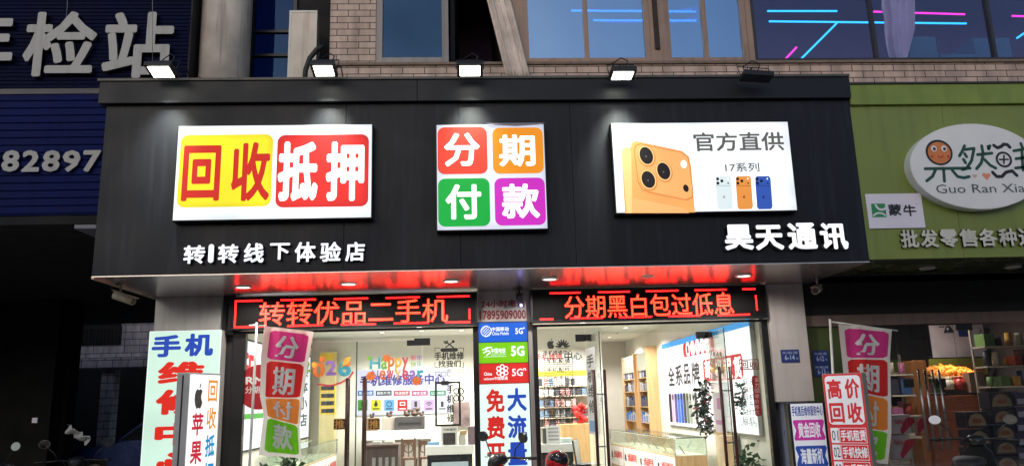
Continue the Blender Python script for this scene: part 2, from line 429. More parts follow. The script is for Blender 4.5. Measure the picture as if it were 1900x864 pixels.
g = MB(); g.box(ux(612), 18, Y0 + .26, 5.4, 9.1, 9.25); g.build('upper_ceiling', M('neon_tinted_ceiling', S(112, 92, 142), .6), bb)  # ceiling colour carries the violet neon light too
g = MB(); g.box(ux(835), ux(835) + .06, Y0 + .26, 5.4, 5.0, 9.1); g.box(ux(932), ux(932) + .06, Y0 + .26, 5.4, 5.0, 9.1); g.build('room_partition', M('dark_room', S(20, 20, 24), .8), bb)
g = MB(); g.box(17.9, 17.96, Y0 + .27, 5.4, 5.0, 9.1); g.build('room_partition', M('neon_tinted_wall'), bb)
g = MB(); g.box(ux(1392), ux(1392) + .06, Y0 + .27, 5.4, 5.0, 9.1); g.build('room_partition', M('neon_tinted_wall'), bb)
def window(x0, x1, mull, mf, mp, wd=.07, label=None, z1=9.2, leaf=.03):
    g = MB(); yf = Y0 + .02
    g.box(x0, x1, yf, yf + .1, ZW + .036, ZW + .036 + wd); g.box(x0, x1, yf, yf + .1, z1 - wd, z1)
    for xa in (x0, x1 - wd): g.box(xa, xa + wd, yf, yf + .1, ZW + .036 + wd, z1 - wd)
    for m in mull: g.box(m - wd * .45, m + wd * .45, yf + .012, yf + .09, ZW + .036 + wd, z1 - wd)
    o = g.build('window', mf, bb, label)
    xs = [x0 + wd * .9] + [m for m in mull] + [x1 - wd * .9]
    for a, b in zip(xs, xs[1:]):
        p = MB(); p.box(a + .01, b - .01, yf + .05, yf + .058, ZW + .04 + wd * .8, z1 - wd * .8); p.build('pane', mp, o)
    return o
window(ux(697), ux(832), [], m_alu_g, m_pane_d, .09, 'narrow dark blue window')
window(ux(972), ux(1207), [ux(1089)], m_alu, m_pane_b, .07, 'wide light blue window')
window(ux(1236), ux(1388), [ux(1311)], m_alu, m_pane_b, .07, 'light blue window beside the neon room')
window(ux(1398), 17.8, [ux(1626), ux(1846), 10.6, 12.4, 14.2, 16.0], m_alu_d, m_pane_c, .05, 'clear window band with neon tubes behind')
for a_, b_ in ((1207, 1236), (947, 972), (1388, 1398)): g = MB(); g.box(ux(a_), ux(b_), Y0 + .004, Y0 + .2, ZW + .036, 9.3); g.build('window_post', m_alu, bb)
g = MB(); g.box(ux(1214), ux(1223), Y0 - .02, Y0, at(1215, 92, Y0).z, 9.0); g.build('narrow_dark_strip', M('mottled_dark_brown', S(52, 40, 36), .8, var=.5, vscale=20), bb)  # narrow strip in mottled dark brown on the post
# neon tubes in the upper rooms
m_cy = E('neon_cyan', S(40, 190, 255), 3.0); m_cyb = E('neon_cyan_bright', S(40, 190, 255), 9.0); m_mg = E('neon_magenta', S(255, 50, 190), 2.6)
YN = 3.2
def tube(p0, p1, m, lab, r=.017):
    a, b = at(*p0, YN), at(*p1, YN); g = MB()
    g.cyl(a, b, r, n=8)
    o = g.build('neon_tube', m); tag(o, lab, 'neon light', 'neon tubes behind the upper windows'); return o
tube((1424, 21), (1553, 21), m_cy, 'short upper horizontal cyan neon tube at the left end of the clear window band')
tube((1427, 40), (1793, 44), m_cy, 'long horizontal cyan neon tube passing behind the grey curtain')
tube((1553, 43), (1475, 121), m_cy, 'cyan neon tube slanting down from the long cyan tube to the sill')
tube((1478, 88), (1446, 122), m_mg, 'short slanted magenta neon tube near the sill')
tube((1621, 22), (1790, 27), m_mg, 'horizontal magenta neon tube passing behind the grey curtain')
tube((1878, 30), (1990, 33), m_mg, 'magenta neon tube at the right edge of the photo')
tube((1915, 52), (1887, 71), m_cy, 'short slanted cyan neon tube at the right edge of the photo')
tube((1060, 20), (1296, 22), m_cyb, 'upper dim cyan neon tube behind the light blue windows', .018)
tube((1101, 38), (1352, 39), m_cyb, 'lower dim cyan neon tube behind the light blue windows', .018)
g = MB()
for x0, x1, z1 in ((1690, 1742, 68), (1750, 1815, 100), (1812, 1880, 70)):
    r = RC(x0, z1, x1, 150, 2.2); g.box(r[0], r[1], 2.2, 2.9, 5.0, r[3], .02)
tag(g.build('room_cabinet', M('teal_cabinet', S(60, 140, 150), .6)), 'teal cabinets standing behind the clear upper windows', 'cabinet')
# curtains: folded cloth
def cloth(name, rows, Y, mat, label, cat, folds=7, amp=.03, n=60):
    g = MB(); g.keep = True; grid = []
    for (x0, x1, z, ph) in rows:
        R = []
        for k in range(n + 1):
            t = k / n; R.append(g.bm.verts.new((x0 + (x1 - x0) * t, Y + amp * math.sin(t * folds * 2 * PI + ph) + amp * .5 * math.sin(t * folds * 4.7 + ph * 2), z)))
        grid.append(R)
    for A, B in zip(grid, grid[1:]):
        for k in range(n):
            f = g._f([A[k], B[k], B[k + 1], A[k + 1]]); f.smooth = True
    o = g.build(name, mat); sm = o.modifiers.new('solid', 'SOLIDIFY'); sm.thickness = .004
    return tag(o, label, cat)
m_cloth = M('grey_cloth', S(225, 212, 205), .9, var=.18, vscale=5, bump=.2, bscale=150)
rows = []
for k in range(15):
    t = k / 14; y = -110 + 257 * t
    L = 905 + 40 * max(0, (y + 10) / 157) ** 1.0 if y > -10 else 905
    rows.append((at(L - 4, y, .84).x, at(945 + 40 * max(0, (y + 10) / 157) if y > -10 else 945, y, .84).x, at(940, y, .84).z, .3 * t))
cloth('hanging_cloth', rows, .82, m_cloth, 'pale grey cloth hanging out of the dark open window over the brick', 'cloth', 4, .035)
rows = []
for k in range(12):
    t = k / 11; y = -120 + 241 * t; nar = (0 if y < 60 else (y - 60) / 60)
    rows.append((at(1638 + 14 * nar + (6 if y > 30 else 0), y, 1.15).x, at(1697 - 16 * nar, y, 1.15).x, at(1660, y, 1.15).z, .5 * t + nar))
cloth('curtain', rows, 1.15, M('curtain_cloth', S(240, 240, 240), .9, var=.1, bump=.15, bscale=120), 'grey curtain gathered behind the clear window with neon tubes', 'curtain', 4, .05)

# ---------------- recess left of the bricks: round column, dark window, pale box, cable
oc = MB(); cx = at(410, 70, 1.1); oc.cyl((cx.x, 1.3, 4.9), (cx.x, 1.3, 10), .34, n=40)
tag(oc.build('round_column', M('stained_plaster', S(205, 194, 188), .8, var=.22, vscale=2.5, dirt=.75, bump=.25, bscale=14)), 'round stained plaster column rising behind the signboard', 'column')
lb = thing('rear_wall', (0, 1.9, 0), 'dark recessed wall with a blue window between the round column and the pale box', 'wall')
g = MB(); g.box(-3.62, ux(612), 1.9, 2.0, 4.9, at(500, 25, 1.9).z * 0 + 6.1 * 0 + 5.0); g.box(-4.5, at(465, 90, 1.9).x, 1.9, 2.0, 5.0, 10); g.box(at(537, 90, 1.9).x + .1, ux(612) + .15, 1.9, 2.0, 5.0, 10); g.build('wall', M('dark_room'), lb)
g = MB(); x0, x1 = at(465, 90, 1.9).x, at(537, 90, 1.9).x + .1
g.box(x0, x0 + .05, 1.86, 1.95, 5, 10); g.box(x1 - .05, x1, 1.86, 1.95, 5, 10); zz = at(500, 62, 1.9).z; g.box(x0 + .05, x1 - .05, 1.87, 1.94, zz, zz + .04); g.box(x0 + .05, x1 - .05, 1.87, 1.94, at(500, 106, 1.9).z, at(500, 106, 1.9).z + .04)
wf = g.build('window', m_alu_d, lb)
p = MB(); p.box(x0 + .04, x1 - .04, 1.905, 1.912, 5, 10); p.build('pane', GLASS('dark_blue_glass', (.05, .09, .2), (.12, .24, .46), .05, 0.0, .3), wf)
r = RC(535, 20, 587, 160, 1.2)
t = thing('sign_box', (r[0], 1.2, r[2]), 'tall pale weathered box standing on end beside the brick pier', 'sign box')
g = MB(); g.box(r[0], r[1], 1.2, 1.45, 5.0, r[3], .012); g.build('case', M('weathered_white', S(215, 202, 190), .6, var=.15, dirt=.5), t)
g = MB(); g.frame(FY(1.2), (r[0], r[1], 5.0, r[3]), .03, .0, .006); g.build('rim', m_white_plastic, t)
pts = [at(600, 86, 1.0), at(588, 92, 1.0), at(575, 108, 1.0), at(567, 130, 1.0), at(565, 160, 1.0)]
g = MB(); g.tube(pts, .035, 10); tag(g.build('cable', M('green_hose', S(28, 38, 34), .6)), 'thick dark hose curving up behind the second floodlight', 'cable')

# ================================================================== BLACK SIGNBOARD
sb = thing('fascia_signboard', (0, 0, ZF), 'black panelled signboard projecting over the phone shop entrance', 'signboard')
seams = [FX0] + [at(x, 330, 0).x for x in (640, 853, 1063)] + [FX1]
g = MB()
for a, b in zip(seams, seams[1:]): g.box(a + .002, b - .002, 0, .05, ZF + .004, ZT, .003)
g.build('front_panel', m_black, sb)
for a_ in (FX0 - .002, FX1 - .05): g = MB(); g.box(a_, a_ + .048, .051, 1.0, ZF + .004, ZT); g.build('side_panel', m_black, sb)
g = MB(); q = at(775, 165, 0).x; g.box(FX0 - .07, q - .002, -.07, 1.0, ZT + .002, ZC - .02, .006); g.box(q + .002, FX1 - .002, -.07, 1.0, ZT + .002, ZC - .02, .006); g.build('cap', M('cap_metal', S(23, 26, 35), .45, spec=.25, dirt=.3, vscale=2), sb)
g = MB(); g.box(FX0 - .09, FX1 - .002, -.09, 1.0, ZC - .018, ZC + .012); g.build('cap_edge', M('cap_edge', S(82, 80, 78), .5, metal=.3, dirt=.6), sb)
# soffit: brushed satin sheet that mirrors the LED boards as long streaks
def soffit_mat():
    m = bpy.data.materials.new('satin_soffit'); m.use_nodes = True; b = m.node_tree.nodes['Principled BSDF']
    b.inputs['Base Color'].default_value = (*S(196, 190, 189), 1); b.inputs['Metallic'].default_value = .85; b.inputs['Roughness'].default_value = .25
    return m
g = MB(); xs = [FX0, at(745, 520, .5).x, at(1165, 515, .5).x, FX1]
for a, b in zip(xs, xs[1:]): g.box(a + .0015, b - .0015, .0, 1.95, ZF - .012, ZF)
g.build('soffit', soffit_mat(), sb)
g = MB(); g.box(FX0 + .0, FX0 + .03, 0, 1.8, ZF - .035, ZF - .013); g.build('soffit_edge', M('bare_metal', S(170, 160, 145), .5, metal=.4, dirt=.4), sb)

# ---------------- light boxes on the signboard
m_w1 = E('lit_white', S(240, 248, 255), 1.3, .22); m_w2 = E('lit_white_soft', S(228, 232, 250), 1.0, .10)
m_yel = E('lit_yellow', S(252, 234, 36), 1.05, .12); m_red = E('lit_red', S(232, 44, 42), .95, .12); m_redk = E('lit_red_ink', S(214, 36, 24), .85)
m_lt = E('lit_letter_white', S(255, 253, 250), 1.5)
YB = -.13
def lightbox(name, r, label, Y=YB, d=.13, mface=None, rim=.012):
    t = thing(name, ((r[0] + r[1]) / 2, Y, r[2]), label, 'light box')
    g = MB(); g.box(r[0], r[1], Y + .004, Y + d - .004, r[2], r[3], .004); g.build('case', m_dark, t)
    g = MB(); g.rect(FY(Y), (r[0] + rim, r[1] - rim, r[2] + rim, r[3] - rim), 0); g.build('face', mface or m_w1, t)
    return t
F1 = FY(YB)
r1 = RC(324.5, 231, 691, 407.5, YB)
t1 = lightbox('recycling_lightbox', r1, 'wide lit sign with big red and white characters on yellow and red tiles', YB)
rr = lambda x0, y0, x1, y1: RC(x0, y0, x1, y1, YB)
g = MB(); g.rrect(F1, rr(332, 250, 505, 384), .09, .003); g.build('yellow_tile', m_yel, t1)
g = MB(); g.rrect(F1, rr(513, 250, 684, 384), .09, .003); g.build('red_tile', m_red, t1)
g = MB(); g.text(F1, '回', rr(339, 270, 409, 373), .006, .0, .03); g.text(F1, '收', rr(430, 264, 501, 373), .006, 0, .03); g.build('red_characters', m_redk, t1)
g = MB(); g.text(F1, '抵', rr(516, 263, 590, 373), .006, 0, .04); g.text(F1, '押', rr(605, 263, 676, 373), .006, 0, .04); g.build('white_characters', m_lt, t1)
r2 = RC(809, 229.5, 1014, 427, YB)
t2 = lightbox('instalment_lightbox', r2, 'square lit sign of four coloured tiles with white characters in the middle of the signboard', YB, .13, m_w2)
for (x0, y0, x1, y1, ch, col, nm, cr) in ((812, 236, 904, 323, '分', S(230, 66, 48), 'red_tile', (824, 247, 890, 309)), (914, 237, 1008, 322, '期', S(240, 146, 28), 'orange_tile', (926, 250, 993, 309)),
        (813, 331, 909, 420, '付', S(8, 168, 62), 'green_tile', (827, 342, 893, 407)), (918, 330, 1012, 418, '款', S(204, 44, 190), 'purple_tile', (931, 341, 1001, 405))):
    g = MB(); g.rrect(F1, rr(x0, y0, x1, y1), .085, .003); o = g.build(nm, E('lit_' + nm + '_b', col, .95, .06), t2)
    g = MB(); g.text(F1, ch, rr(*cr), .006, 0, .03); g.build('character', m_lt, o)
g = MB(); q = rr(900, 229, 1012, 234); g.poly(F1, [(q[0], q[3]), (q[1], q[3]), (q[1] - .1, q[2] + .012), ((q[0] + q[1]) / 2, q[2] - .004), (q[0] + .12, q[2] + .012)], .008, .01); g.build('peeling_film', M('peeling_film', S(120, 115, 130), .3), t2)
r3 = RC(1137.5, 226, 1472, 394, YB)
t3 = lightbox('phone_advert_lightbox', r3, 'wide lit advert sign with a large orange phone and three small phones', YB, .13, m_w1)
A = lambda px, py: (at(px, py, YB).x, at(px, py, YB).z)
zx = lambda x, y: A(1120 + x * 370 / 1776, 220 + y * 180 / 864)
def ph_poly(pts, c, m, nm, par, extra=None):
    g = MB(); g.poly(F1, [zx(*q) for q in pts], c); 
    return g.build(nm, m, par)
m_or = E('lit_orange', S(250, 172, 100), 1.0, .08); m_or2 = E('lit_orange_light', S(255, 205, 135), 1.05); m_or3 = E('lit_orange_deep', S(226, 140, 74), .9)
m_ink = E('lit_black_ink', S(44, 36, 40), .5); m_grey = E('lit_grey_ink', S(116, 114, 108), .6)
po = ph_poly([(190, 842), (160, 330), (160, 290), (175, 265), (240, 255), (250, 215), (290, 200), (700, 290), (760, 340), (778, 420), (800, 690), (815, 835)], .003, m_or, 'orange_phone', t3)
ph_poly([(205, 842), (162, 345), (163, 280), (235, 262), (245, 330), (258, 842)], .005, m_or2, 'phone_edge', po)
g = MB(); q = [(330, 232), (690, 305), (745, 350), (762, 430), (790, 650), (785, 695), (730, 720), (400, 650), (345, 625), (310, 560), (278, 300), (290, 248)]
g.poly(F1, [zx(*(b[0] + (b[0] - 530) * .035, b[1] + (b[1] - 470) * .045)) for b in q], .006); o = g.build('camera_plate_edge', m_or3, po)
g = MB(); g.poly(F1, [zx(*b) for b in q], .008); g.build('camera_plate', E('lit_orange_plate', S(248, 178, 108), 1.0), po)
g = MB(); g.poly(F1, [zx(*b) for b in ((250, 700), (330, 720), (720, 800), (760, 842), (250, 842))], .0055); g.build('phone_back', E('lit_orange_back', S(250, 182, 115), 1.0), po)
sc = (at(1300, 300, YB).x - at(1200, 300, YB).x) / 100 * 370 / 1776
for (x, y, rx, ry) in ((378, 332, 58, 80), (533, 470, 56, 78), (396, 545, 58, 78)):
    X, Z = zx(x, y); g = MB(); g.ell(F1, X + .004, Z - .006, rx * sc * 1.32, ry * sc * 1.25, .010, rot=.25); o = g.build('lens_ring', m_or3, po)
    g = MB(); g.ell(F1, X, Z, rx * sc * 1.18, ry * sc * 1.14, .0115, rot=.25); g.build('lens_collar', m_or2, po)
    g = MB(); g.ell(F1, X, Z, rx * sc, ry * sc, .013, rot=.25); g.build('lens', m_ink, po)
    g = MB(); g.ell(F1, X - .004, Z - .012, .010, .014, .0145); g.build('lens_glint', m_grey, po)
g = MB(); X, Z = zx(712, 408); g.ell(F1, X, Z, 27 * sc, 36 * sc, .010); g.build('flash', m_lt, po)
g = MB(); X, Z = zx(731, 622); g.ell(F1, X, Z, 24 * sc, 34 * sc, .010, rot=.2); g.build('sensor', m_ink, po)
g = MB(); g.text(F1, '官方直供', (*[zx(800, 200)[0], zx(1603, 200)[0]], zx(1200, 290)[1], zx(1200, 122)[1]), .004, 0, .022); g.text(F1, '17系列', (zx(1078, 400)[0], zx(1382, 400)[0], zx(1230, 475)[1], zx(1230, 395)[1]), .004, 0, .013); g.build('lettering', m_grey, t3)
def apple(mb, F, cx, cy, h, c=0.0, sx=1.0):
    P = [(0, .30), (.10, .34), (.22, .33), (.33, .24), (.24, .12), (.22, -.03), (.29, -.15), (.37, -.21), (.30, -.37), (.18, -.50), (.08, -.49), (0, -.46), (-.09, -.49), (-.19, -.50), (-.31, -.36), (-.40, -.12), (-.39, .10), (-.30, .27), (-.18, .34), (-.08, .33)]
    mb.poly(F, [(cx + x * h * sx, cy + (y - .05) * h) for x, y in P], c)
    mb.poly(F, [(cx + x * h * sx, cy + (y - .05) * h) for x, y in ((.01, .38), (.03, .49), (.10, .58), (.18, .60), (.16, .50), (.10, .41))], c)
for x0, x1, c1, c2, nm in ((998, 1153, S(222, 236, 238), S(160, 180, 186), 'silver_phone'), (1176, 1334, S(232, 150, 70), S(150, 84, 36), 'small_orange_phone'), (1350, 1518, S(52, 86, 176), S(24, 40, 100), 'blue_phone')):
    dx = (x0 - 998); P = lambda x, y: zx(dx + x, y)
    body = [(1000, 590), (998, 530), (1012, 514), (1118, 512), (1133, 530), (1152, 780), (1140, 806), (1030, 808), (1014, 790)]
    g = MB(); g.poly(F1, [P(*b) for b in body], .003); o = g.build(nm, E('lit_' + nm, c1, .95), t3)
    g = MB(); g.stroke(F1, [P(1003, 598), P(1130, 598)], .006, .004); apple(g, F1, *P(1072, 695), .036, .004); g.build('mark', E('lit_' + nm + '_mark', c2, .8), o)
    g = MB()
    for (x, y, q) in ((1014, 538, 13), (1052, 556, 13), (1017, 576, 13), (1108, 576, 7)): g.ell(F1, *P(x, y), q * sc, q * sc * 1.1, .0045)
    g.build('lens', m_ink if nm != 'blue_phone' else E('lit_navy_ink', S(20, 30, 70), .6), o)
    g = MB(); g.ell(F1, *P(1105, 536), 6 * sc, 7 * sc, .0045); g.build('flash', m_lt, o)

# ---------------- raised letters on the signboard
m_let = E('lit_channel_letter', S(245, 247, 255), 1.25); m_ret = M('letter_return', S(120, 120, 126), .4, metal=.4)
def channel(name, body_rects, label, Y, gap, dep, mf, mr, bold, cat='sign lettering', halo=None):
    t = thing(name, ((body_rects[0][1][0]), Y, body_rects[0][1][2]), label, cat)
    for ch, r in body_rects:
        g = MB(); F = FY(Y)
        if ch == '|': g.rrect(F, r, (r[1] - r[0]) * .48, gap, dep)
        else: g.text(F, ch, r, gap, dep, bold)
        o = g.build('character', mr, t)
        g = MB()
        if ch == '|': g.rrect(F, r, (r[1] - r[0]) * .48, gap + dep + .002)
        else: g.text(F, ch, r, gap + dep + .002, 0, bold)
        g.build('lit_face' if mf.name.startswith('lit') else 'face', mf, o)
    return t
yy = lambda x: 487 - (x - 342) * .0195        # baseline climbs slightly to the right
rs = []
for ch, x0, x1, y0 in (('转', 341, 381, 455), ('|', 387, 397, 453), ('转', 405, 443, 453), ('线', 453, 490, 451), ('下', 501, 538, 451), ('体', 547, 586, 449), ('验', 594, 633, 449), ('店', 641, 677, 449)):
    rs.append((ch, RC(x0, y0, x1, {'下': 484, '|': 488}.get(ch, 489) - (x0 - 341) * .015, -.05)))
channel('store_name_letters', rs, 'rounded white lit characters under the yellow and red sign', 0, .012, .045, m_let, m_ret, .028)
rs = [(ch, RC(x0, y0, x1, y1, -.06)) for ch, x0, x1, y0, y1 in (('昊', 1343, 1396, 417, 464), ('天', 1400, 1452, 418, 464), ('通', 1460, 1514, 414, 463), ('讯', 1520, 1571, 414, 463))]
channel('shop_name_letters', rs, 'thick white lit characters at the lower right corner of the black signboard', 0, .012, .07, m_let, m_ret, .04)

# ================================================================== FLOODLIGHTS on the cap
m_fl = E('flood_glass', S(252, 255, 235), 14.0)
m_fl_off = M('flood_glass_off', S(40, 40, 44), .2)
def floodlight(px, py, w, h, roll, tilt, label, lit=True, yaw=0.0, arm=None):
    """square LED flood on a bent bracket: face down and back towards the board"""
    Y = -.34
    c = at(px, py, Y); t = thing('floodlight', c, label, 'floodlight', 'floodlights above the black signboard')
    v = Vector((0, math.sin(rad(tilt)), math.cos(rad(tilt))))       # up along the face, leaning back over it
    n = Vector((0, -math.cos(rad(tilt)), math.sin(rad(tilt))))
    u = Vector((1, 0, 0)); R = Matrix.Rotation(rad(yaw), 3, 'Z') @ Matrix.Rotation(rad(roll), 3, 'Y')
    F = Fr(c, R @ u, R @ v, R @ n)
    g = MB(); g.box(-w / 2 - .035, w / 2 + .035, -h / 2 - .03, h / 2 + .03, -.06, -.004, .008, F); g.build('housing', m_dark, t)
    g = MB()
    for k in range(7): x = -w / 2 + w * k / 6; g.box(x - .004, x + .004, -h / 2, h / 2, -.09, -.061, 0, F)
    g.build('cooling_fins', m_dark, t)
    g = MB(); g.rect(F, (-w / 2, w / 2, -h / 2, h / 2), .0); g.build('lit_glass' if lit else 'glass', m_fl if lit else m_fl_off, t)
    g = MB(); s = w / 2 + .045
    A0, A1 = F.p(-s, 0, -.03), F.p(s, 0, -.03); up = Vector((0, .10, .16)); 
    g.tube([A0, A0 + up, A1 + up, A1], .007, 6); top = (A0 + A1) / 2 + up
    g.tube([top, Vector((top.x, .25, top.z + .02)), Vector((top.x, .35, ZC))], .011, 6); g.build('bracket', m_dark, t)
    g = MB(); g.tube([top + Vector((.06, 0, -.05)), top + Vector((.10, .0, .05)), top + Vector((.03, .06, .12)), top + Vector((-.08, .1, .06)), top + Vector((-.02, .2, .0)), top + Vector((.13, .3, .05)), Vector((top.x + .12, .6, ZC + .01))], .008, 6); g.build('cord', m_rubber, t)
    if lit: lamp('flood_lamp', 'SPOT', F.p(0, 0, .02), 400, (.96, 1, .82), t, .1, aim=F.p(0, 0, .02) + Vector((0, .25, -.62)), spot=rad(64), blend=1.0)
    return t
floodlight(299, 134, .24, .21, 0, -78, 'lit floodlight farthest left, in front of the big grey station characters')
floodlight(601, 132, .22, .20, 0, -78, 'lit floodlight above the red tile, beside the thick dark hose')
floodlight(872, 132, .24, .19, 0, -76, 'lit floodlight above the square tile sign, left of the hanging cloth')
floodlight(1155, 141, .24, .20, 0, -86, 'lit floodlight with tangled cords above the left end of the phone advert')
floodlight(1404, 146, .30, .13, 4, -82, 'unlit floodlight lying flat on the cap near the green shop', lit=False)

# ================================================================== SOFFIT DOWNLIGHTS
m_dl = E('downlight_lens', S(255, 246, 232), 5.0); m_dlo = M('downlight_off', S(150, 140, 135), .4)
def downlight(px, py, z, r, lit, label, e=55, group='downlights in the soffit', col=(1, .93, .84)):
    d = ray(px, py); k = (z - CAM_LOC.z) / d.z; p = CAM_LOC + d * k
    t = thing('downlight', p, label, 'downlight', group)
    g = MB(); g.torus(p, r, r * .16, 'z', 24, 6); g.build('trim_ring', m_white_plastic, t)
    F = Fr(p, (1, 0, 0), (0, 1, 0), (0, 0, -1)); g = MB(); g.ell(F, 0, 0, r, r, .004, n=24); g.build('lens', m_dl if lit else m_dlo, t)
    if lit: lamp('downlight_lamp', 'SPOT', p - Vector((0, 0, .03)), e, col, t, .06, aim=p - Vector((0, 0, 1)), spot=rad(172), blend=.35)
    return t
ZD = ZF - .0125
downlight(451, 532, ZD, .098, True, 'lit soffit downlight above the left end of the two-hand phone LED board')
downlight(647, 526, ZD, .098, True, 'lit soffit downlight above the middle of the left LED board')
downlight(837, 521, ZD, .098, True, 'lit soffit downlight above the right end of the left LED board')
downlight(1020, 517, ZD, .098, True, 'lit soffit downlight just right of the middle pillar')
downlight(1380, 511, ZD, .098, True, 'lit soffit downlight near the right pillar of the phone shop')
downlight(1202, 512, ZD, .075, False, 'unlit downlight in the red glow above the right LED board')
for i, (x, y) in enumerate(((1720, 497), (1880, 495))):
    downlight(x, y, 3.22, .09, False, ('unlit downlight in the green shop soffit nearer the black signboard', 'unlit downlight in the green shop soffit at the right edge of the photo')[i])

# ================================================================== PILLARS
m_pil = M('pillar_panel', S(202, 195, 193), .38, metal=.1, var=.06, dirt=.25)
m_pil_d = M('pillar_grey', S(185, 183, 182), .45, dirt=.3)
g = MB(); g.box(-4.36, -3.42, 1.82, 2.1, 0, ZF - .014, .006); tag(g.build('pillar', m_pil_d), 'grey pillar behind the pale green repair lightbox', 'pillar')
g = MB(); g.box(-3.415, -3.27, 1.86, 2.1, 0, ZF - .014); tag(g.build('side_jamb', M('jamb_dark', S(54, 52, 52), .5)), 'dark jamb between the left pillar and the left shop glass', 'jamb')
g = MB(); g.box(.07, .84, 1.82, 2.1, 0, ZF - .014, .006); tag(g.build('pillar', m_pil), 'middle pillar carrying the phone number and network operator panels', 'pillar')
g = MB(); g.box(4.17, 4.70, 1.70, 2.1, 1.47, ZF - .014, .006); tag(g.build('pillar', m_pil), 'pale panelled pillar with a blue number plate between the two shops', 'pillar')
g = MB(); g.box(4.30, 4.62, 1.74, 2.1, 0, 1.465, .004); tag(g.build('pillar_base', M('lilac_panel', S(150, 160, 190), .3, var=.25, vscale=1.5)), 'lilac glossy panel under the pale pillar with the number plate', 'panel')

# ================================================================== LED BOARDS
m_led = LED('led_red_text', (1.0, .026, .010), 12.0); m_ledl = LED('led_red_line', (1.0, .008, .008), 11.0)
m_ledb = M('led_face', S(15, 13, 14), .6, spec=.2, var=.15, vscale=40, bump=.2, bscale=300)
YL = 1.62
def led(r, label, text, trect, tops, bots, verts, x0f, x1f):
    t = thing('led_board', ((r[0] + r[1]) / 2, YL, r[2]), label, 'led sign', 'red LED boards over the shop glass')
    g = MB(); g.box(r[0], r[1], YL, 1.80, r[2], r[3], .004); g.build('case', m_dark, t)
    F = FY(YL); g = MB(); g.rect(F, (r[0] + .03, r[1] - .03, r[2] + .03, r[3] - .03), .002); g.build('face', m_ledb, t)
    g = MB(); g.text(F, text, trect, .004, 0, .006); g.build('lit_characters', m_led, t)
    zt, zb = r[3] - .058, r[2] + .042
    for lst, z in ((tops, zt), (bots, zb)):
        for (a, b) in lst:
            g = MB(); g.rect(F, (at(a, 545, YL).x, at(b, 545, YL).x, z - .011, z + .011), .004); g.build('lit_dash', m_ledl, t)
    for (x, f0, f1) in verts:
        g = MB(); X = at(x, 570, YL).x; g.rect(F, (X - .010, X + .010, zb + (zt - zb) * f0, zb + (zt - zb) * f1), .005); g.build('lit_dash', m_ledl, t)
    return t
q = lambda x: 420 + x / 3.958
rl = RC(424, 546, 886, 607, YL)
led(rl, 'red LED board reading about quality second-hand phones over the left glass', '转转优品二手机', RC(481, 557, 831, 600, YL),
    [(q(a), q(b)) for a, b in ((65, 270), (400, 660), (790, 1040), (1170, 1420), (1545, 1785))], [(q(a), q(b)) for a, b in ((65, 300), (455, 715), (845, 1100), (1230, 1485), (1605, 1790))], [(q(68), 0, 1), (q(1786), .1, .5)], 0, 0)
rl2 = RC(984, 532, 1423, 593, YL)
led(rl2, 'red LED board reading about instalments and low interest over the right glass', '分期黑白包过低息', RC(1047, 545, 1361, 587, YL),
    [(1020, 1077), (1110, 1169), (1199, 1259), (1289, 1349), (1378, 1402)], [(1000, 1025), (1056, 1117), (1146, 1207), (1237, 1297), (1328, 1388)], [(1404, .15, .75)], 0, 0)
g = MB(); z1 = rl[2] + .0; 
g.box(-3.42, -3.265, 1.75, 1.815, rl[2] - .05, ZF - .014); tag(g.build('board_bracket', m_dark), 'dark filler panel at the left end of the left LED board', 'panel')

# ================================================================== SHOP GLASS
m_gl = GLASS('shop_glass', (.93, .96, .94), (1, 1, 1), .025)
m_edge = M('glass_edge', S(70, 92, 84), .2)
m_handle = WOOD('dark_wood_handle', S(58, 30, 26), S(84, 44, 36), .35)
ZG = rl[2] - .004
def storefront(x0, x1, label, fixed, jamb0, jamb1):
    t = thing('shop_glazing', ((x0 + x1) / 2, YS, .14), label, 'shop glazing')
    g = MB(); g.box(x0, x0 + jamb0, YS - .03, YS + .07, .14, ZG, .003); g.build('jamb', m_dark, t)
    g = MB(); g.box(x1 - jamb1, x1, YS - .03, YS + .07, .14, ZG, .003); g.build('jamb', m_dark, t)
    g = MB(); g.box(x0 + jamb0, x1 - jamb1, YS - .02, YS + .06, ZG - .03, ZG); g.build('head_rail', m_dark, t)
    for a, b, z0, z1 in fixed:
        g = MB(); g.box(a + .002, b - .002, YS + .018, YS + .028, z0, z1); o = g.build('pane', m_gl, t)
    return t
def door(name, hx, w, ang, label, side, root, z1=2.44, dark=m_handle):
    """frameless glass door: root at its hinge; side=+1 leaf runs to +x when shut; ang opens it towards the street"""
    t = thing(name, (hx, YS + .023, .14), label, 'glass door', None)
    def L(mb): mb.local = True; return mb
    s = side
    g = L(MB()); g.box(min(0, s * w), max(0, s * w), -.005, .005, .01, z1 - .14); g.build('pane', m_gl, t)
    g = L(MB()); g.box(s * w - .004, s * w + .004, -.006, .006, .01, z1 - .14); g.build('edge', m_edge, t)
    g = L(MB()); a, b = sorted((s * -.02, s * .2)); g.box(a, b, -.018, .018, z1 - .21, z1 - .135, .004); g.build('patch_fitting', m_dark, t)
    for yy_ in (-.07, .07):
        g = L(MB()); X = s * (w - .11); g.cyl((X, yy_, .55), (X, yy_, 1.86 - .05), .021, n=12); o = g.build('handle', dark, t)
        g = L(MB()); 
        for z in (.85, 1.5): g.cyl((X, yy_, z), (X, 0, z), .009, n=8)
        g.build('standoff', m_steel, o)
    t.rotation_euler.z = ang
    return t
hL, hM, hR = at(549, 700, YS).x, at(661, 700, YS).x, at(782, 700, YS).x
gl1 = storefront(-3.27, .075, 'left shop glass with fixed panes either side of a shut pair of doors', [(-3.10, hL, .14, ZG - .03), (hR + .02, .0, .14, ZG - .03), (hL, hR + .02, 2.47, ZG - .03)], .17, .075)
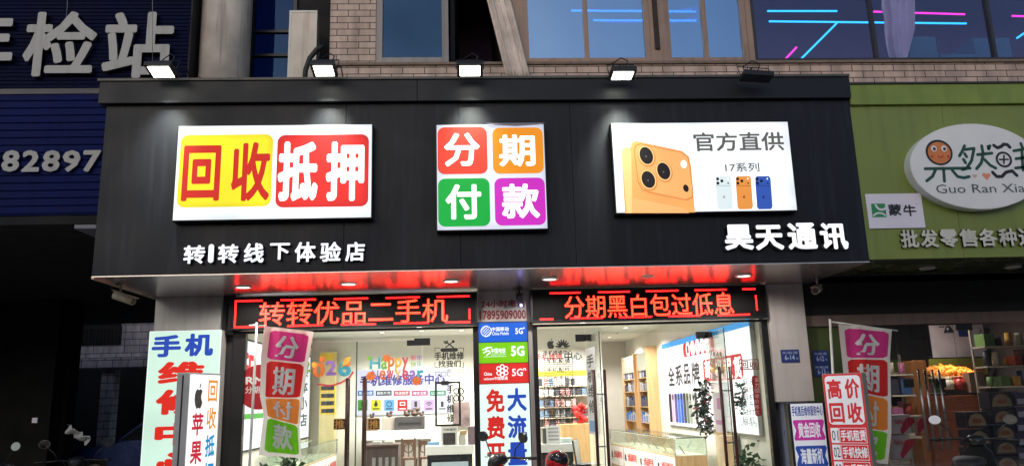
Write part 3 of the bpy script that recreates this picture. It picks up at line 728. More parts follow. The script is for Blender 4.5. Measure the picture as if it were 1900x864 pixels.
door('glass_door', hL, hM - hL - .004, 0, 'shut glass door behind the left flag, its handle left of the meeting line', 1, None)
door('glass_door', hR, hR - hM - .004, 0, 'shut glass door with the dark top fitting, right leaf of the closed pair', -1, None)
h1, h2 = at(1086, 615, YS).x, at(1312, 615, YS).x
gl2 = storefront(.835, 4.17, 'right shop glass with fixed panes beside an open doorway', [(.90, h1 - .01, .14, ZG - .03), (h2 + .01, 4.08, .14, ZG - .03), (h1 - .01, h2 + .01, 2.47, ZG - .03)], .06, .09)
door('glass_door', h1, .84, rad(-86), 'glass door standing open beside the shelf of phone cases', 1, None)
door('glass_door', h2, .84, rad(88), 'glass door standing open in front of the big white lit wall sign', -1, None)
# bolted patch fittings on the overpanels
for (x, lab) in ((1082, 'black fitting on the glass above the left open door'), (1306, 'black fitting on the glass above the right open door'), (783, 'black fitting on the glass above the shut right-hand leaf')):
    X = at(x, 615, YS).x; g = MB(); g.box(X - .11, X + .11, YS + .004, YS + .044, 2.37, 2.468, .004); tag(g.build('patch_fitting', m_dark), lab, 'glass fitting', 'patch fittings over the doors')

# ---------------- stickers and decals on the glass
m_decal = M('decal_grey', S(40, 40, 38), .5); m_dbrown = M('decal_brown', S(74, 52, 46), .5)
YD = YS + .016
FD = FY(YD)
RD = lambda a, b, c, d: RC(a, b, c, d, YD)
Dp = lambda x, y: (lambda v: (v.x, v.z))(at(x, y, YD))
def decal(name, label, cat='decal', m=None):
    def fin(mb, mat=None): return tag(mb.build(name, mat or m or m_decal), label, cat, 'stickers on the shop glass')
    return fin
g = MB(); g.text(FD, '手机维修', RD(806, 652, 861, 667), .001, 0, .032); g.text(FD, '找我们', RD(813, 668, 855, 681), .001, 0, .032)
g.rrect(FD, RD(817, 645, 850, 652), .03, .0005)
g.stroke(FD, [Dp(807, 651), Dp(807, 645), Dp(817, 645)], .008, .001); g.stroke(FD, [Dp(860, 651), Dp(860, 645), Dp(850, 645)], .008, .001)
g.stroke(FD, [Dp(807, 672), Dp(807, 681), Dp(812, 681)], .008, .001); g.stroke(FD, [Dp(860, 672), Dp(860, 681), Dp(856, 681)], .008, .001)
g.stroke(FD, [Dp(827, 633), Dp(841, 644)], .018, .001); g.stroke(FD, [Dp(841, 633), Dp(827, 644)], .014, .001); g.ring(FD, *Dp(827, 633), .03, .014, .001, a0=150, a1=400); g.ring(FD, *Dp(841, 633), .02, .004, .001)
g.text(FD, '09:00-24:00', RD(830, 684, 861, 688), .001, 0, .0)
for k in range(5): x = 808 + k * 11; g.frame(FD, RD(x, 689, x + 9, 697), .006, .001, .0)
decal('repair_decal', 'grey repair decal with crossed tools high on the left shop glass')(g)
g = MB(); g.frame(FD, RD(807, 707, 855, 790), .028, .001, .0); r = RD(818, 706, 833, 714); g.rrect(FD, r, .02, .0015)
for k, ch in enumerate('手机维修'): g.text(FD, ch, RD(829, 713 + k * 18, 843, 729 + k * 18), .002, 0, .03)
for k in range(4): g.ring(FD, *Dp(847 + 8 * (k % 2), 725 + 13 * (k // 2)), .045, .028, .002)
decal('phone_outline_decal', 'grey phone outline decal with vertical writing low on the left shop glass')(g)
g = MB(); apple(g, FD, *Dp(1022, 637), .13, .001)
X, Z = Dp(1044, 641)
for k in range(8):
    a = rad(10 + k * 160 / 7); cx, cz = X + .062 * math.cos(a), Z - .02 + .068 * math.sin(a); g.ell(FD, cx, cz, .045, .0125, .001, rot=a, n=14)
g.text(FD, 'HUAWEI', RD(1034, 644, 1054, 647), .001, 0, .01)
g.text(FD, '手机维修中心', RD(1008, 649, 1062, 658), .001, 0, .025)
tx = ['手机配膜', '手机配件', '回收手机', '以旧换新', '二手靓机', '电话卡', '充值缴费', '分期付款']
for k, s_ in enumerate(tx):
    y = 664 + k * 15.5 + (k > 4) * 1; r = RD(1010, y - 1, 1063, y + 12); g.frame(FD, r, .010, .001, 0)
    g.text(FD, s_, RD(1014, y + 1, 1014 + 44 * len(s_) / 4, y + 10), .001, 0, .022)
decal('service_list_decal', 'grey decal listing repair services under two phone emblems on the right shop glass')(g)
g = MB(); g.ell(FD, *Dp(482, 717), .30, .30, .0, n=48); o = decal('round_red_sticker', 'round red instalment sticker beside the left flag on the glass', 'sticker', M('sticker_red', S(170, 22, 36), .4))(g)
g = MB(); g.text(FD, 'RM', RD(456, 698, 490, 712), .003, 0, .03); g.text(FD, '分期', RD(455, 716, 482, 729), .003, 0, .01); g.build('lettering', m_white_paint, o)
for x, lab in ((630, 'left of the two dark push stickers on the shut doors'), (694, 'right of the two dark push stickers on the shut doors')):
    g = MB(); g.rect(FD, RD(x - 11, 776, x + 11, 796), .004); o = tag(g.build('push_sticker', M('sticker_black', S(40, 30, 24), .5)), lab, 'sticker', 'push stickers on the doors')
    g = MB(); g.text(FD, '推', RD(x - 9, 778, x + 9, 794), .006, 0, .02); g.build('lettering', M('gold_print', S(190, 140, 70), .4), o)
    g = MB(); g.frame(FD, RD(x - 11, 776, x + 11, 796), .006, .0055, 0); g.build('border', M('gold_print'), o)
# new year window clings
cl = [S(70, 170, 190), S(225, 120, 60), S(120, 180, 70), S(235, 180, 70), S(215, 80, 90), S(150, 110, 190)]
cm = [M('cling_%s' % n, c, .5, var=.25, vscale=14) for n, c in zip(('teal', 'orange', 'green', 'amber', 'pink', 'violet'), cl)]
t = thing('new_year_cling', at(725, 690, YD), 'colourful Happy New Year window cling on the left doors', 'window cling', 'stickers on the shop glass')
xs = 686
for k, ch in enumerate('Happy'):
    wd = 20 if k == 0 else 12; g = MB(); g.text(FD, ch, RD(xs, 662 + (k % 2), xs + wd, 684 + (4 if ch in 'py' else 0) + (k % 2)), .002, 0, .025); xs += wd + 1; g.build('letter', cm[(0, 2, 1, 3, 4)[k]], t)
xs = 690
for k, ch in enumerate('NewYear'):
    wd = 14; g = MB(); g.text(FD, ch, RD(xs, 686, xs + wd - 2, 704), .003, 0, .025); xs += wd; g.build('letter', cm[(5, 1, 4, 3, 4, 5, 0)[k]], t)
for k, ch in enumerate('新年快乐'):
    g = MB(); x, y = 762 + 11 * (k % 2), 658 + 12 * (k // 2); g.text(FD, ch, RD(x, y, x + 10, y + 10), .002, 0, .01); g.build('letter', cm[(4, 5, 2, 0)[k]], t)
random.seed(3)
for (x, y, rx, k) in ((717, 664, .05, 1), (688, 697, .06, 1), (773, 706, .06, 1), (686, 664, .03, 2)):
    g = MB(); g.ell(FD, *Dp(x, y), rx, rx, .004, n=18); g.build('bauble', cm[k], t)
t = thing('year_cling', at(615, 680, YD), 'colourful year number window cling beside the left flag', 'window cling', 'stickers on the shop glass')
for k, (ch, x0, x1, y0, y1) in enumerate((('2', 560, 576, 668, 690), ('0', 580, 603, 672, 700), ('2', 604, 624, 668, 696), ('6', 627, 652, 664, 698))):
    g = MB(); g.text(FD, ch, RD(x0, y0, x1, y1), .002, 0, .04); g.build('digit', cm[(2, 1, 5, 0)[k]], t)
g = MB(); P = [Dp(x, y) for x, y in ((590, 712), (612, 715), (632, 710), (648, 700), (655, 690))]; g.stroke(FD, P, .025, .002); g.build('ribbon', cm[4], t)
g = MB(); g.poly(FD, [Dp(632, 682), Dp(640, 664), Dp(652, 660), Dp(646, 674)], .005); g.build('leaf', cm[3], t)
for (x, y, k) in ((598, 667, 1), (645, 674, 1), (583, 676, 3)): g = MB(); g.ell(FD, *Dp(x, y), .04, .04, .004, n=16); g.build('bauble', cm[k], t)
# decals at the right end
g = MB(); r = RD(1372, 666, 1408, 685); g.frame(FD, r, .012, .001, 0); g.text(FD, '回', RD(1375, 669, 1388, 683), .002, 0, .02); g.text(FD, '收', RD(1391, 669, 1405, 683), .002, 0, .02)
decal('recycle_decal', 'boxed dark red two-character decal beside the right jamb', 'decal', M('decal_red', S(120, 40, 46), .5))(g)
g = MB(); r = RD(1398, 696, 1410, 771); g.rrect(FD, r, .03, .001); o = decal('red_strip_sticker', 'narrow vertical red sticker below the boxed decal on the right glass', 'sticker', M('strip_red', S(150, 34, 44), .4))(g)
g = MB()
for k, ch in enumerate('实力回收价格优'): g.text(FD, ch, RD(1400.5 , 700 + k * 10, 1408.5 , 708 + k * 10), .003, 0, .0)
g.build('lettering', M('pale_print', S(225, 190, 180), .5), o)
g = MB()
for j, col in enumerate(('反扫码', '乐付机')):
    for k in range(6): g.text(FD, (col * 2)[k], RD(1378 + j * 12, 702 + k * 14, 1388 + j * 12, 713 + k * 14), .001, 0, -.005)
decal('thin_list_decal', 'thin pale outlined list decal on the glass beside the red strip', 'decal', M('decal_pale', S(120, 122, 118), .5))(g)
# year cling seen on the open door leaf (its plane is the leaf)
e0 = Vector((h2, YS + .023, 0)); dirn = Vector((-math.cos(rad(88)), -math.sin(rad(88)), 0))
Fdoor = Fr(e0 + Vector((-.012, 0, 0)), dirn, (0, 0, 1), (-1, 0, 0))
g = MB()
for k, ch in enumerate('6202'): g.text(Fdoor, ch, (.12 + k * .16, .27 + k * .16, 1.95 - .03 * k, 2.18 - .01 * k), .004, 0, .03)
g.stroke(Fdoor, [(.1, 1.92), (.3, 1.82), (.55, 1.83), (.75, 1.9)], .03, .004)
tag(g.build('year_cling', M('cling_back', S(150, 132, 108), .6, var=.4, vscale=10)), 'faded back of a year number cling on the right open door', 'window cling', 'stickers on the shop glass')
Fp = Fr(e0 + Vector((-.014, 0, 0)), dirn, (0, 0, 1), (-1, 0, 0))
g = MB(); g.rect(Fp, (.14, .66, 1.10, 1.62), .004); o = tag(g.build('door_poster', M('poster_pale', S(196, 190, 196), .6, var=.08)), 'pale small poster stuck on the right open door', 'poster')
g = MB(); g.rect(Fp, (.3, .55, 1.4, 1.55), .006); g.rect(Fp, (.2, .6, 1.2, 1.26), .006); g.build('print', M('print_mauve', S(170, 120, 160), .6), o)
# vertical writing on the left open door
e1 = Vector((h1, YS + .023, 0)); d1 = Vector((math.cos(rad(86)), -math.sin(rad(86)), 0))
Fd1 = Fr(e1 + Vector((-.012, 0, 0)), d1, (0, 0, 1), (-1, 0, 0))
g = MB(); g.rect(Fd1, (.03, .6, 1.12, 2.26), .002); o = tag(g.build('door_poster', M('poster_white', S(220, 222, 224), .5, var=.05)), 'long white poster stuck on the left open door', 'poster')
g = MB()
for k, ch in enumerate('手机维修'): g.text(Fd1, ch, (.1, .52, 2.0 - k * .2, 2.17 - k * .2), .005, 0, .02)
g.build('lettering', m_decal, o)
g = MB(); g.rect(Fd1, (.08, .56, 1.16, 1.3), .005); g.build('blue_print', M('blue_pale_print', S(120, 165, 205), .5), o)

# ================================================================== MIDDLE PILLAR PANELS
YP = 1.70
FP = FY(YP); RP = lambda a, b, c, d: RC(a, b, c, d, YP); Pp = lambda x, y: (lambda v: (v.x, v.z))(at(x, y, YP))
FPn = FY(1.815)
g = MB(); g.text(FPn, '24小时电话', RC(893, 556, 974, 570, 1.815), .004, 0, .02); g.text(FPn, '17895909000', RC(890, 575, 976, 592, 1.815), .004, 0, .025); tag(g.build('phone_number', M('dark_red_print', S(140, 36, 48), .5)), 'dark red phone number lettering at the top of the middle pillar', 'lettering')
t = thing('operator_lightbox', at(935, 864, YP), 'tall lit panel with blue, green and red network operator bands on the middle pillar', 'light box')
x0, x1 = RP(890, 597, 982, 864)[:2]
ztop = at(936, 597, YP).z
g = MB(); g.box(x0 - .012, x1 + .012, YP + .003, 1.818, .2, ztop + .01, .004); g.build('case', m_dark, t)
zs = [ztop, at(936, 634, YP).z, at(936, 673, YP).z, at(936, 711, YP).z, .22]
m_mint = E('lit_mint', S(226, 250, 240), .95, .05); m_txw = E('lit_text_white', S(240, 246, 250), 1.05)
cols = [E('lit_op_blue', S(24, 96, 208), .9, .1), E('lit_op_green', S(120, 200, 10), .9, .1), E('lit_op_red', S(214, 44, 40), .9, .1), m_mint]
nm = ['blue_band', 'green_band', 'red_band', 'white_panel']; bands = []
for k in range(4):
    g = MB(); g.rect(FP, (x0, x1, zs[k + 1] + .003, zs[k] - .003), 0); bands.append(g.build(nm[k], cols[k], t))
g = MB(); X, Z = Pp(902, 614)
for k in range(3):
    a = rad(35); 
    for s_ in (-1, 1): g.stroke(FP, [(X + s_ * (k * .022) * .7 - .035, Z - s_ * k * .022 - .035), (X + s_ * (k * .022) * .7 + .035, Z - s_ * k * .022 + .035)], .008, .002)
g.ring(FP, X, Z, .075, .066, .002)
g.text(FP, '中国移动', RP(912, 606, 944, 614), .002, 0, .02); g.text(FP, 'China Mobile', RP(913, 615, 944, 621), .002, 0, .01); g.text(FP, '5G', RP(956, 608, 970, 619), .002, 0, .02); g.text(FP, '+', RP(970, 606, 974, 610), .002, 0, .02)
g.build('lettering', m_txw, bands[0])
g = MB(); X, Z = Pp(904, 651); g.stroke(FP, [(X - .06, Z + .02), (X, Z + .05), (X + .06, Z + .05)], .016, .002); g.stroke(FP, [(X - .05, Z - .02), (X + .02, Z + .01), (X + .04, Z - .02), (X - .01, Z - .055)], .016, .002); g.stroke(FP, [(X - .0, Z + .05), (X - .02, Z - .01)], .014, .002)
g.text(FP, '中国电信', RP(911, 645, 938, 655), .002, 0, .02); g.text(FP, 'CHINA TELECOM', RP(911, 656, 938, 658.5), .002, 0, .0); g.text(FP, '5G', RP(948, 641, 973, 660), .002, 0, .035); g.rect(FP, RP(898, 660.5, 940, 661.2), .002); g.build('lettering', m_txw, bands[1])
g = MB(); X, Z = Pp(932, 687)
for (dx, dz) in ((0, 0), (-.05, .03), (.05, .03), (-.05, -.03), (.05, -.03), (0, .055), (0, -.055)): g.ring(FP, X + dx, Z + dz, .032, .019, .002, n=18)
g.text(FP, 'China', RP(898, 690, 913, 696), .002, 0, .02); g.text(FP, 'unicom中国联通', RP(898, 698, 942, 704.5), .002, 0, .015); g.text(FP, '5G', RP(950, 683, 970, 697), .002, 0, .02); g.text(FP, 'n', RP(971, 682, 976, 687), .002, 0, .02); g.build('lettering', m_txw, bands[2])
m_er = E('lit_red_char', S(205, 40, 36), .9); m_eb = E('lit_blue_char', S(36, 72, 178), .9)
g = MB()
for k, ch in enumerate('免费开'): g.text(FP, ch, RP(902 + k * 1.0, 721 + k * 50, 936 + k * .8, 764 + k * 50), .002, 0, .04)
ob = g.build('red_characters', m_er, bands[3])
g = MB()
for k, ch in enumerate('大流量'): g.text(FP, ch, RP(941 + k * .8, 719 + k * 50, 977 + k * .6, 762 + k * 50), .002, 0, .04)
g.build('blue_characters', m_eb, bands[3])

# ================================================================== REPAIR LIGHTBOX on the left pillar
YR = 1.60
rL = RC(268, 613, 404, 900, YR)
t = thing('repair_lightbox', ((rL[0] + rL[1]) / 2, YR, .2), 'tall pale green lit sign with blue and red characters on the left pillar', 'light box')
g = MB(); g.box(rL[0], rL[1], YR + .003, 1.818, .2, rL[3], .004); g.build('case', m_pil_d, t)
FR = FY(YR); g = MB(); g.rect(FR, (rL[0] + .012, rL[1] - .012, .21, rL[3] - .012), 0); g.build('face', E('lit_pale_green', S(206, 238, 220), .92, .08), t)
g = MB(); g.frame(FR, (rL[0], rL[1], .2, rL[3]), .011, .001, .004); g.build('edge_trim', E('lit_trim', S(235, 250, 245), 1.0), t)
RR = lambda a, b, c, d: RC(a, b, c, d, YR)
g = MB(); g.text(FR, '手', RR(282, 621, 336, 662), .003, 0, .045); g.text(FR, '机', RR(343, 618, 396, 660), .003, 0, .045); g.build('blue_characters', m_eb, t)
g = MB()
for ch, a, b, c, d in (('维', 293, 670, 380, 713), ('修', 289, 721, 378, 768), ('中', 287, 782, 372, 826), ('心', 284, 838, 370, 885)): g.text(FR, ch, RR(a, b, c, d), .003, 0, .05)
g.build('red_characters', E('lit_red_char2', S(220, 40, 28), .9), t)

# ================================================================== STANDING LIGHT BOXES on the pavement
def standing(name, P, ang, w, th, zt, label, fn, mcase, extra=None):
    """P near top corner (front-left corner seen from its face); face runs from P along ang"""
    u = Vector((math.sin(ang), math.cos(ang), 0)); n = Vector((math.cos(ang), -math.sin(ang), 0))
    t = thing(name, (P.x, P.y, 0), label, 'standing sign')
    F = Fr((P.x, P.y, 0), u, (0, 0, 1), n)
    g = MB(); g.box(0, w, .06, zt, -th, -.004, .012, F); g.build('case', mcase, t)
    g = MB(); g.box(.04, w - .04, .0, .06, -th + .01, -.02, 0, F); g.build('foot', m_dark, t)
    fn(F, t, w, zt); return t, F
P = at(352, 690, 0.0)
def f_left(F, t, w, zt):
    g = MB(); g.rect(F, (.015, w - .015, .12, zt - .02), 0); g.build('face', E('lit_white_stand', S(244, 246, 246), 1.1, .05), t)
    g = MB(); apple(g, F, .19, zt - .26, .26, .003, .75); g.build('emblem', M('emblem_grey', S(70, 68, 66), .4), t)
    g = MB()
    for k, ch in enumerate('苹果体验'): g.text(F, ch, (.09, .30, zt - .70 - k * .31, zt - .45 - k * .31), .003, 0, .03)
    g.build('red_characters', E('lit_crimson', S(200, 32, 60), .9), t)
    g = MB()
    for k, ch in enumerate('回收'): g.text(F, ch, (.36, .54, zt - .33 - k * .31, zt - .08 - k * .31), .003, 0, .02)
    g.build('orange_characters', E('lit_amber', S(226, 146, 52), .9), t)
    g = MB()
    for k, ch in enumerate('抵押'): g.text(F, ch, (.36, .54, zt - .95 - k * .31, zt - .70 - k * .31), .003, 0, .03)
    g.build('blue_characters', E('lit_azure', S(28, 140, 204), .9), t)
    g = MB(); g.box(.0, .0, 0, 0, 0, 0) if False else g.rect(Fr(F.p(0, 0, -.16), F.n, (0, 0, 1), -F.u), (.07, .09, .1, zt - .03), .002); g.build('edge_groove', m_dark, t)
standing('standing_lightbox', P, rad(16), .60, .16, P.z, 'white standing light box with a fruit emblem, set edge-on to the street', f_left, M('case_grey', S(165, 163, 163), .4))
def put_sign(name, px, py, Y, ang, w, th, label, fn, mcase):
    """front face turned by ang about vertical; (px,py) = its near top right corner"""
    P = at(px, py, Y); u = Vector((math.cos(ang), math.sin(ang), 0)); n = Vector((u.y, -u.x, 0)); o = Vector((P.x, P.y, 0)) - u * w
    t = thing(name, (P.x, P.y, 0), label, 'standing sign')
    F = Fr(o, u, (0, 0, 1), n)
    g = MB(); g.box(0, w, .05, P.z, -th, -.004, .012, F); g.build('case', mcase, t)
    g = MB(); g.box(.05, w - .05, 0, .05, -th + .01, -.02, 0, F); g.build('foot', m_dark, t)
    fn(F, t, w, P.z)
    return t
def f_price(F, t, w, zt):
    k = 1.0
    g = MB(); g.rect(F, (.008, w - .008, .06, zt - .008), 0); g.build('red_face', M('banner_red', S(196, 40, 48), .5, emit=.25, ecol=S(196, 40, 48)), t)
    g = MB(); g.rrect(F, (.03, w - .03, zt - .62, zt - .03), .05, .002); g.build('white_panel', M('banner_white', S(226, 226, 232), .5, emit=.22, ecol=S(225, 228, 240)), t)
    g = MB(); q = (w - .06) / 2
    for i, ch in enumerate('高价回收'):
        x = .03 + (i % 2) * q + .02; z = zt - .31 - (i // 2) * .29; g.text(F, ch, (x, x + q - .04, z, z + .24), .004, 0, .035)
    g.build('red_characters', M('banner_red'), t)
    for i, s_ in enumerate(('手机租赁', '手机快修', '二手严选', '数码配件', '以旧换新')):
        z = zt - .84 - i * .2; g = MB(); g.rect(F, (.035, .13, z, z + .18), .002); g.build('number_panel', M('banner_white'), t)
        g = MB(); g.text(F, '0%d' % (i + 1), (.045, .12, z + .03, z + .15), .004, 0, .0); g.build('number', M('ink_dark', S(50, 50, 60), .6), t)
        g = MB(); g.frame(F, (.135, w - .03, z, z + .18), .006, .002, 0); g.text(F, s_, (.15, w - .04, z + .025, z + .155), .004, 0, .03); g.build('white_characters', M('banner_white'), t)
put_sign('standing_lightbox', 1599, 690, .4, rad(-40), .48, .20, 'red standing sign with numbered lines in front of the right flag', f_price, M('case_grey2', S(150, 146, 138), .4))
def f_service(F, t, w, zt):
    g = MB(); g.rect(F, (.03, w - .06, .06, zt - .012), 0); g.build('face', M('face_paper_white', S(225, 228, 238), .5, emit=.3, ecol=S(225, 230, 245)), t)
    g = MB(); g.text(F, '手机售后维修服务中心', (.04, w - .07, zt - .17, zt - .04), .003, 0, .02); g.build('heading', m_blue_paint, t)
    for i, (s_, m) in enumerate((('黄金回收', M('ribbon_magenta', S(196, 50, 160), .5, emit=.25, ecol=S(196, 50, 160))), ('海量新机', M('ribbon_blue', S(40, 76, 168), .5, emit=.25, ecol=S(40, 76, 168))), ('转转优品二手机', M('ribbon_red', S(190, 44, 50), .5, emit=.25, ecol=S(190, 44, 50))), ('以旧换新', M('ribbon_blue')))):
        z = zt - .48 - i * .33; a, b = .05, w - .08
        g = MB(); g.poly(F, [(a, z), (b, z), (b + .015, z + .03), (b - .02, z + .13), (b + .015, z + .23), (b, z + .26), (a, z + .26), (a - .01, z + .23), (a + .025, z + .13), (a - .01, z + .03)], .003); o = g.build('ribbon', m, t)
        g = MB(); g.text(F, s_, (a + .05, b - .045, z + .03, z + .23), .006, 0, .03); g.build('lettering', M('face_paper_white'), o)
put_sign('standing_lightbox', 1534, 745, 1.25, rad(-2), .52, .16, 'white standing sign with magenta and blue ribbons by the lilac pillar base', f_service, m_dark)

# ================================================================== FLAGS
def flag(Y, pole_px, pts_l, pts_r, tiles, label, tilt, top_px, arm_px, mats):
    """hanging banner: left and right edges from rows of points; wavy cloth with four tiles"""
    t = thing('banner_flag', (at(*pole_px[0], Y).x, Y, 0), label, 'flag', 'instalment flags on poles')
    p0 = at(*pole_px[0], Y + .02); p1 = at(*pole_px[1], Y + .02)
    g = MB(); g.tube([p0, p1 + (p1 - p0) * .0, Vector((p1.x, p1.y, .04))], .016, 10); g.build('pole', m_white_plastic, t)
    g = MB(); g.tube([at(*arm_px[0], Y + .02), at(*arm_px[1], Y + .02)], .009, 8); g.build('arm', m_white_plastic, t)
    g = MB(); g.cyl((p1.x, p1.y, 0), (p1.x, p1.y, .06), .22, .18, n=24); g.build('base', m_rubber, t)
    L = [at(*q, Y) for q in pts_l]; R_ = [at(*q, Y) for q in pts_r]
    def edge(lst, v):
        v = max(0, min(1, v)) * (len(lst) - 1); i = min(int(v), len(lst) - 2); f = v - i
        f = f * f * (3 - 2 * f) * .5 + f * .5
        return lst[i].lerp(lst[i + 1], f)
    def P(u, v, c=0.0):
        p = edge(L, v).lerp(edge(R_, v), u)
        return Vector((p.x, p.y + .03 * math.sin(u * 5 + v * 4 + 1) * (.4 + v) + .018 * math.sin(u * 13 - v * 3) - c, p.z))
    n, m = 26, 48; g = MB(); g.keep = True
    G = [[g.bm.verts.new(P(i / n, j / m)) for i in range(n + 1)] for j in range(m + 1)]
    for j in range(m):
        for i in range(n): f = g._f([G[j][i], G[j + 1][i], G[j + 1][i + 1], G[j][i + 1]]); f.smooth = True
    cl = g.build('cloth', mats[0], t)
    for k, (ch, v0, v1) in enumerate(tiles):
        # a coloured tile printed on the cloth, following its folds
        g = MB(); g.keep = True; N = 14; u0, u1 = .12, .93
        V = []
        for j in range(N + 1):
            row = []
            fv = j / N; cut = max(0, .12 - min(fv, 1 - fv)) / .12; ins = .085 * (1 - math.sqrt(max(0, 1 - cut * cut)))
            for i in range(N + 1): row.append(g.bm.verts.new(P(u0 + ins + (u1 - u0 - 2 * ins) * i / N, v0 + (v1 - v0) * fv, .004)))
            V.append(row)
        for j in range(N):
            for i in range(N): f = g._f([V[j][i], V[j + 1][i], V[j + 1][i + 1], V[j][i + 1]]); f.smooth = True
        o = g.build('tile', mats[1 + k], cl, ('magenta tile', 'red tile', 'orange tile', 'green tile')[k])
        vs, fs, a0, a1, b0, b1 = glyphs(ch, .03, False); g = MB(); g.keep = True
        nv = [g.bm.verts.new(P(.28 + .48 * (v.x - a0) / (a1 - a0), v1 - (v1 - v0) * (.14 + .72 * (v.y - b0) / (b1 - b0)), .008 + e_)) for v, e_ in vs]
        for f in fs: g._f([nv[i] for i in f])
        g.build('character', mats[5], o)
    return t
def fm(name, c, rough=.8):
    """thin printed cloth: some of the light behind it comes through"""
    m = bpy.data.materials.new(name); m.use_nodes = True; N = m.node_tree.nodes; L = m.node_tree.links; b = N['Principled BSDF']
    b.inputs['Base Color'].default_value = (*c, 1); b.inputs['Roughness'].default_value = rough; b.inputs['Sheen Weight'].default_value = .2
    tl = N.new('ShaderNodeBsdfTranslucent'); tl.inputs[0].default_value = (*c, 1); mx = N.new('ShaderNodeMixShader'); mx.inputs[0].default_value = .5
    L.new(b.outputs[0], mx.inputs[1]); L.new(tl.outputs[0], mx.inputs[2]); L.new(mx.outputs[0], N['Material Output'].inputs[0]); return m
fmats = [fm('flag_white', S(240, 236, 232)), fm('flag_magenta', S(220, 62, 150)), fm('flag_red', S(220, 46, 46)), fm('flag_orange', S(240, 150, 66)), fm('flag_green', S(120, 205, 40)), fm('flag_char', S(235, 235, 235))]
flag(1.0, ((477, 598), (462, 880)), [(490, 604), (484, 660), (483, 735), (491, 770), (482, 843)], [(582, 615), (572, 670), (562, 735), (556, 790), (561, 850)], (('分', .04, .27), ('期', .285, .515), ('付', .53, .745), ('款', .76, .965)),
     'brightly lit four-tile flag on a white pole in front of the left shop glass', 0, None, ((462, 603), (494, 604)), fmats)
flag(.9, ((1540, 592), (1556, 880)), [(1556, 600), (1562, 660), (1567, 720), (1571, 790), (1578, 852)], [(1655, 611), (1652, 660), (1654, 735), (1654, 800), (1645, 860)], (('分', .04, .27), ('期', .285, .515), ('付', .53, .745), ('款', .76, .965)),
     'dimmer four-tile flag on a white pole half hidden behind the red standing sign', 0, None, ((1540, 596), (1665, 613)), fmats)

# ================================================================== NUMBER PLATES, CAMERAS
m_plate = M('plate_blue', S(28, 52, 120), .4, var=.06)
for (a, b, c, d, Y, s_, lab) in ((1449, 648, 1483, 672, 1.695, '6-14', 'blue number plate 6-14 on the pale pillar'), (1508, 650, 1537, 674, 1.845, '6-12', 'upper blue number plate 6-12 on the green wall'), (1510, 675, 1540, 698, 1.845, '6-13', 'lower blue number plate 6-13 on the green wall')):
    r = RC(a, b, c, d, Y); F = FY(Y); g = MB(); g.rrect(F, r, .01, 0, .005); o = tag(g.build('number_plate', m_plate), lab, 'number plate', 'door number plates')
    x0, x1, z0, z1 = r; g = MB(); g.text(F, s_, (x0 + .05, x1 - .07, z0 + .035, z0 + .105), .007, 0, .02); g.text(F, '东街道', (x0 + .02, x1 - .02, z1 - .06, z1 - .025), .007, 0, 0); g.text(F, '号', (x1 - .055, x1 - .02, z0 + .035, z0 + .07), .007, 0, 0); g.build('lettering', M('plate_print', S(170, 190, 225), .5), o)
def camera_unit(px, py, Y, dirv, label, L=.24, mat=None, ztop=ZF - .013):
    p = at(px, py, Y); t = thing('security_camera', (p.x, p.y, ztop), label, 'security camera', 'security cameras under the soffit')
    d = Vector(dirv).normalized(); g = MB()
    g.cyl(p - d * L / 2, p + d * L / 2, .048, n=16); g.build('body', mat or m_white_plastic, t)
    g = MB(); g.cyl(p + d * L / 2, p + d * (L / 2 + .012), .044, .04, n=16); g.build('lens', m_rubber, t)
    up = Vector((0, 0, .055)); s_ = d.cross(Vector((0, 0, 1))).normalized(); g = MB(); 
    Fh = Fr(p + up, d, s_, (0, 0, 1)); g.box(-L * .5, L * .66, -.05, .05, -.008, .004, .003, Fh); g.build('sun_shield', mat or m_white_plastic, t)
    b = p - d * L * .2 + Vector((0, 0, .05)); g = MB(); g.tube([b, b + Vector((0, 0, .06)), Vector((b.x, b.y, ztop))], .014, 8); g.cyl((b.x, b.y, ztop - .02), (b.x, b.y, ztop), .045, n=16); g.build('mount', mat or m_white_plastic, t)
    g = MB(); g.tube([p - d * L / 2, p - d * (L / 2 + .05) + Vector((0, 0, .05)), Vector((b.x - .1, b.y, b.z + .1)), Vector((b.x - .03, b.y, ztop))], .006, 6); g.build('cord', m_rubber, t)
    return t
camera_unit(230, 553, .55, (.9, -.1, -.32), 'security camera hanging under the left corner of the black signboard', .26, M('beige_plastic', S(150, 140, 120), .5, dirt=.3))
camera_unit(1516, 537, 1.2, (-.6, -.7, -.25), 'white security camera under the soffit beside the pale pillar', .2, None, 3.2)
t = camera_unit(964, 552, 1.55, (0, -1, -.3), 'small black security camera with a blue light above the phone number', .10, m_rubber)
p = at(967, 566, 1.45); g = MB(); g.ball(p, .02); o = g.build('status_light', E('blue_status', S(120, 130, 255), 8.0), t)
g = MB(); g.tube([at(236, 520, .35), at(262, 517, .6), at(303, 520, .5)], .006, 6); tag(g.build('cable', m_rubber), 'loose thin cable along the soffit beside the left camera', 'cable')
# conduit lines down the front of the signboard

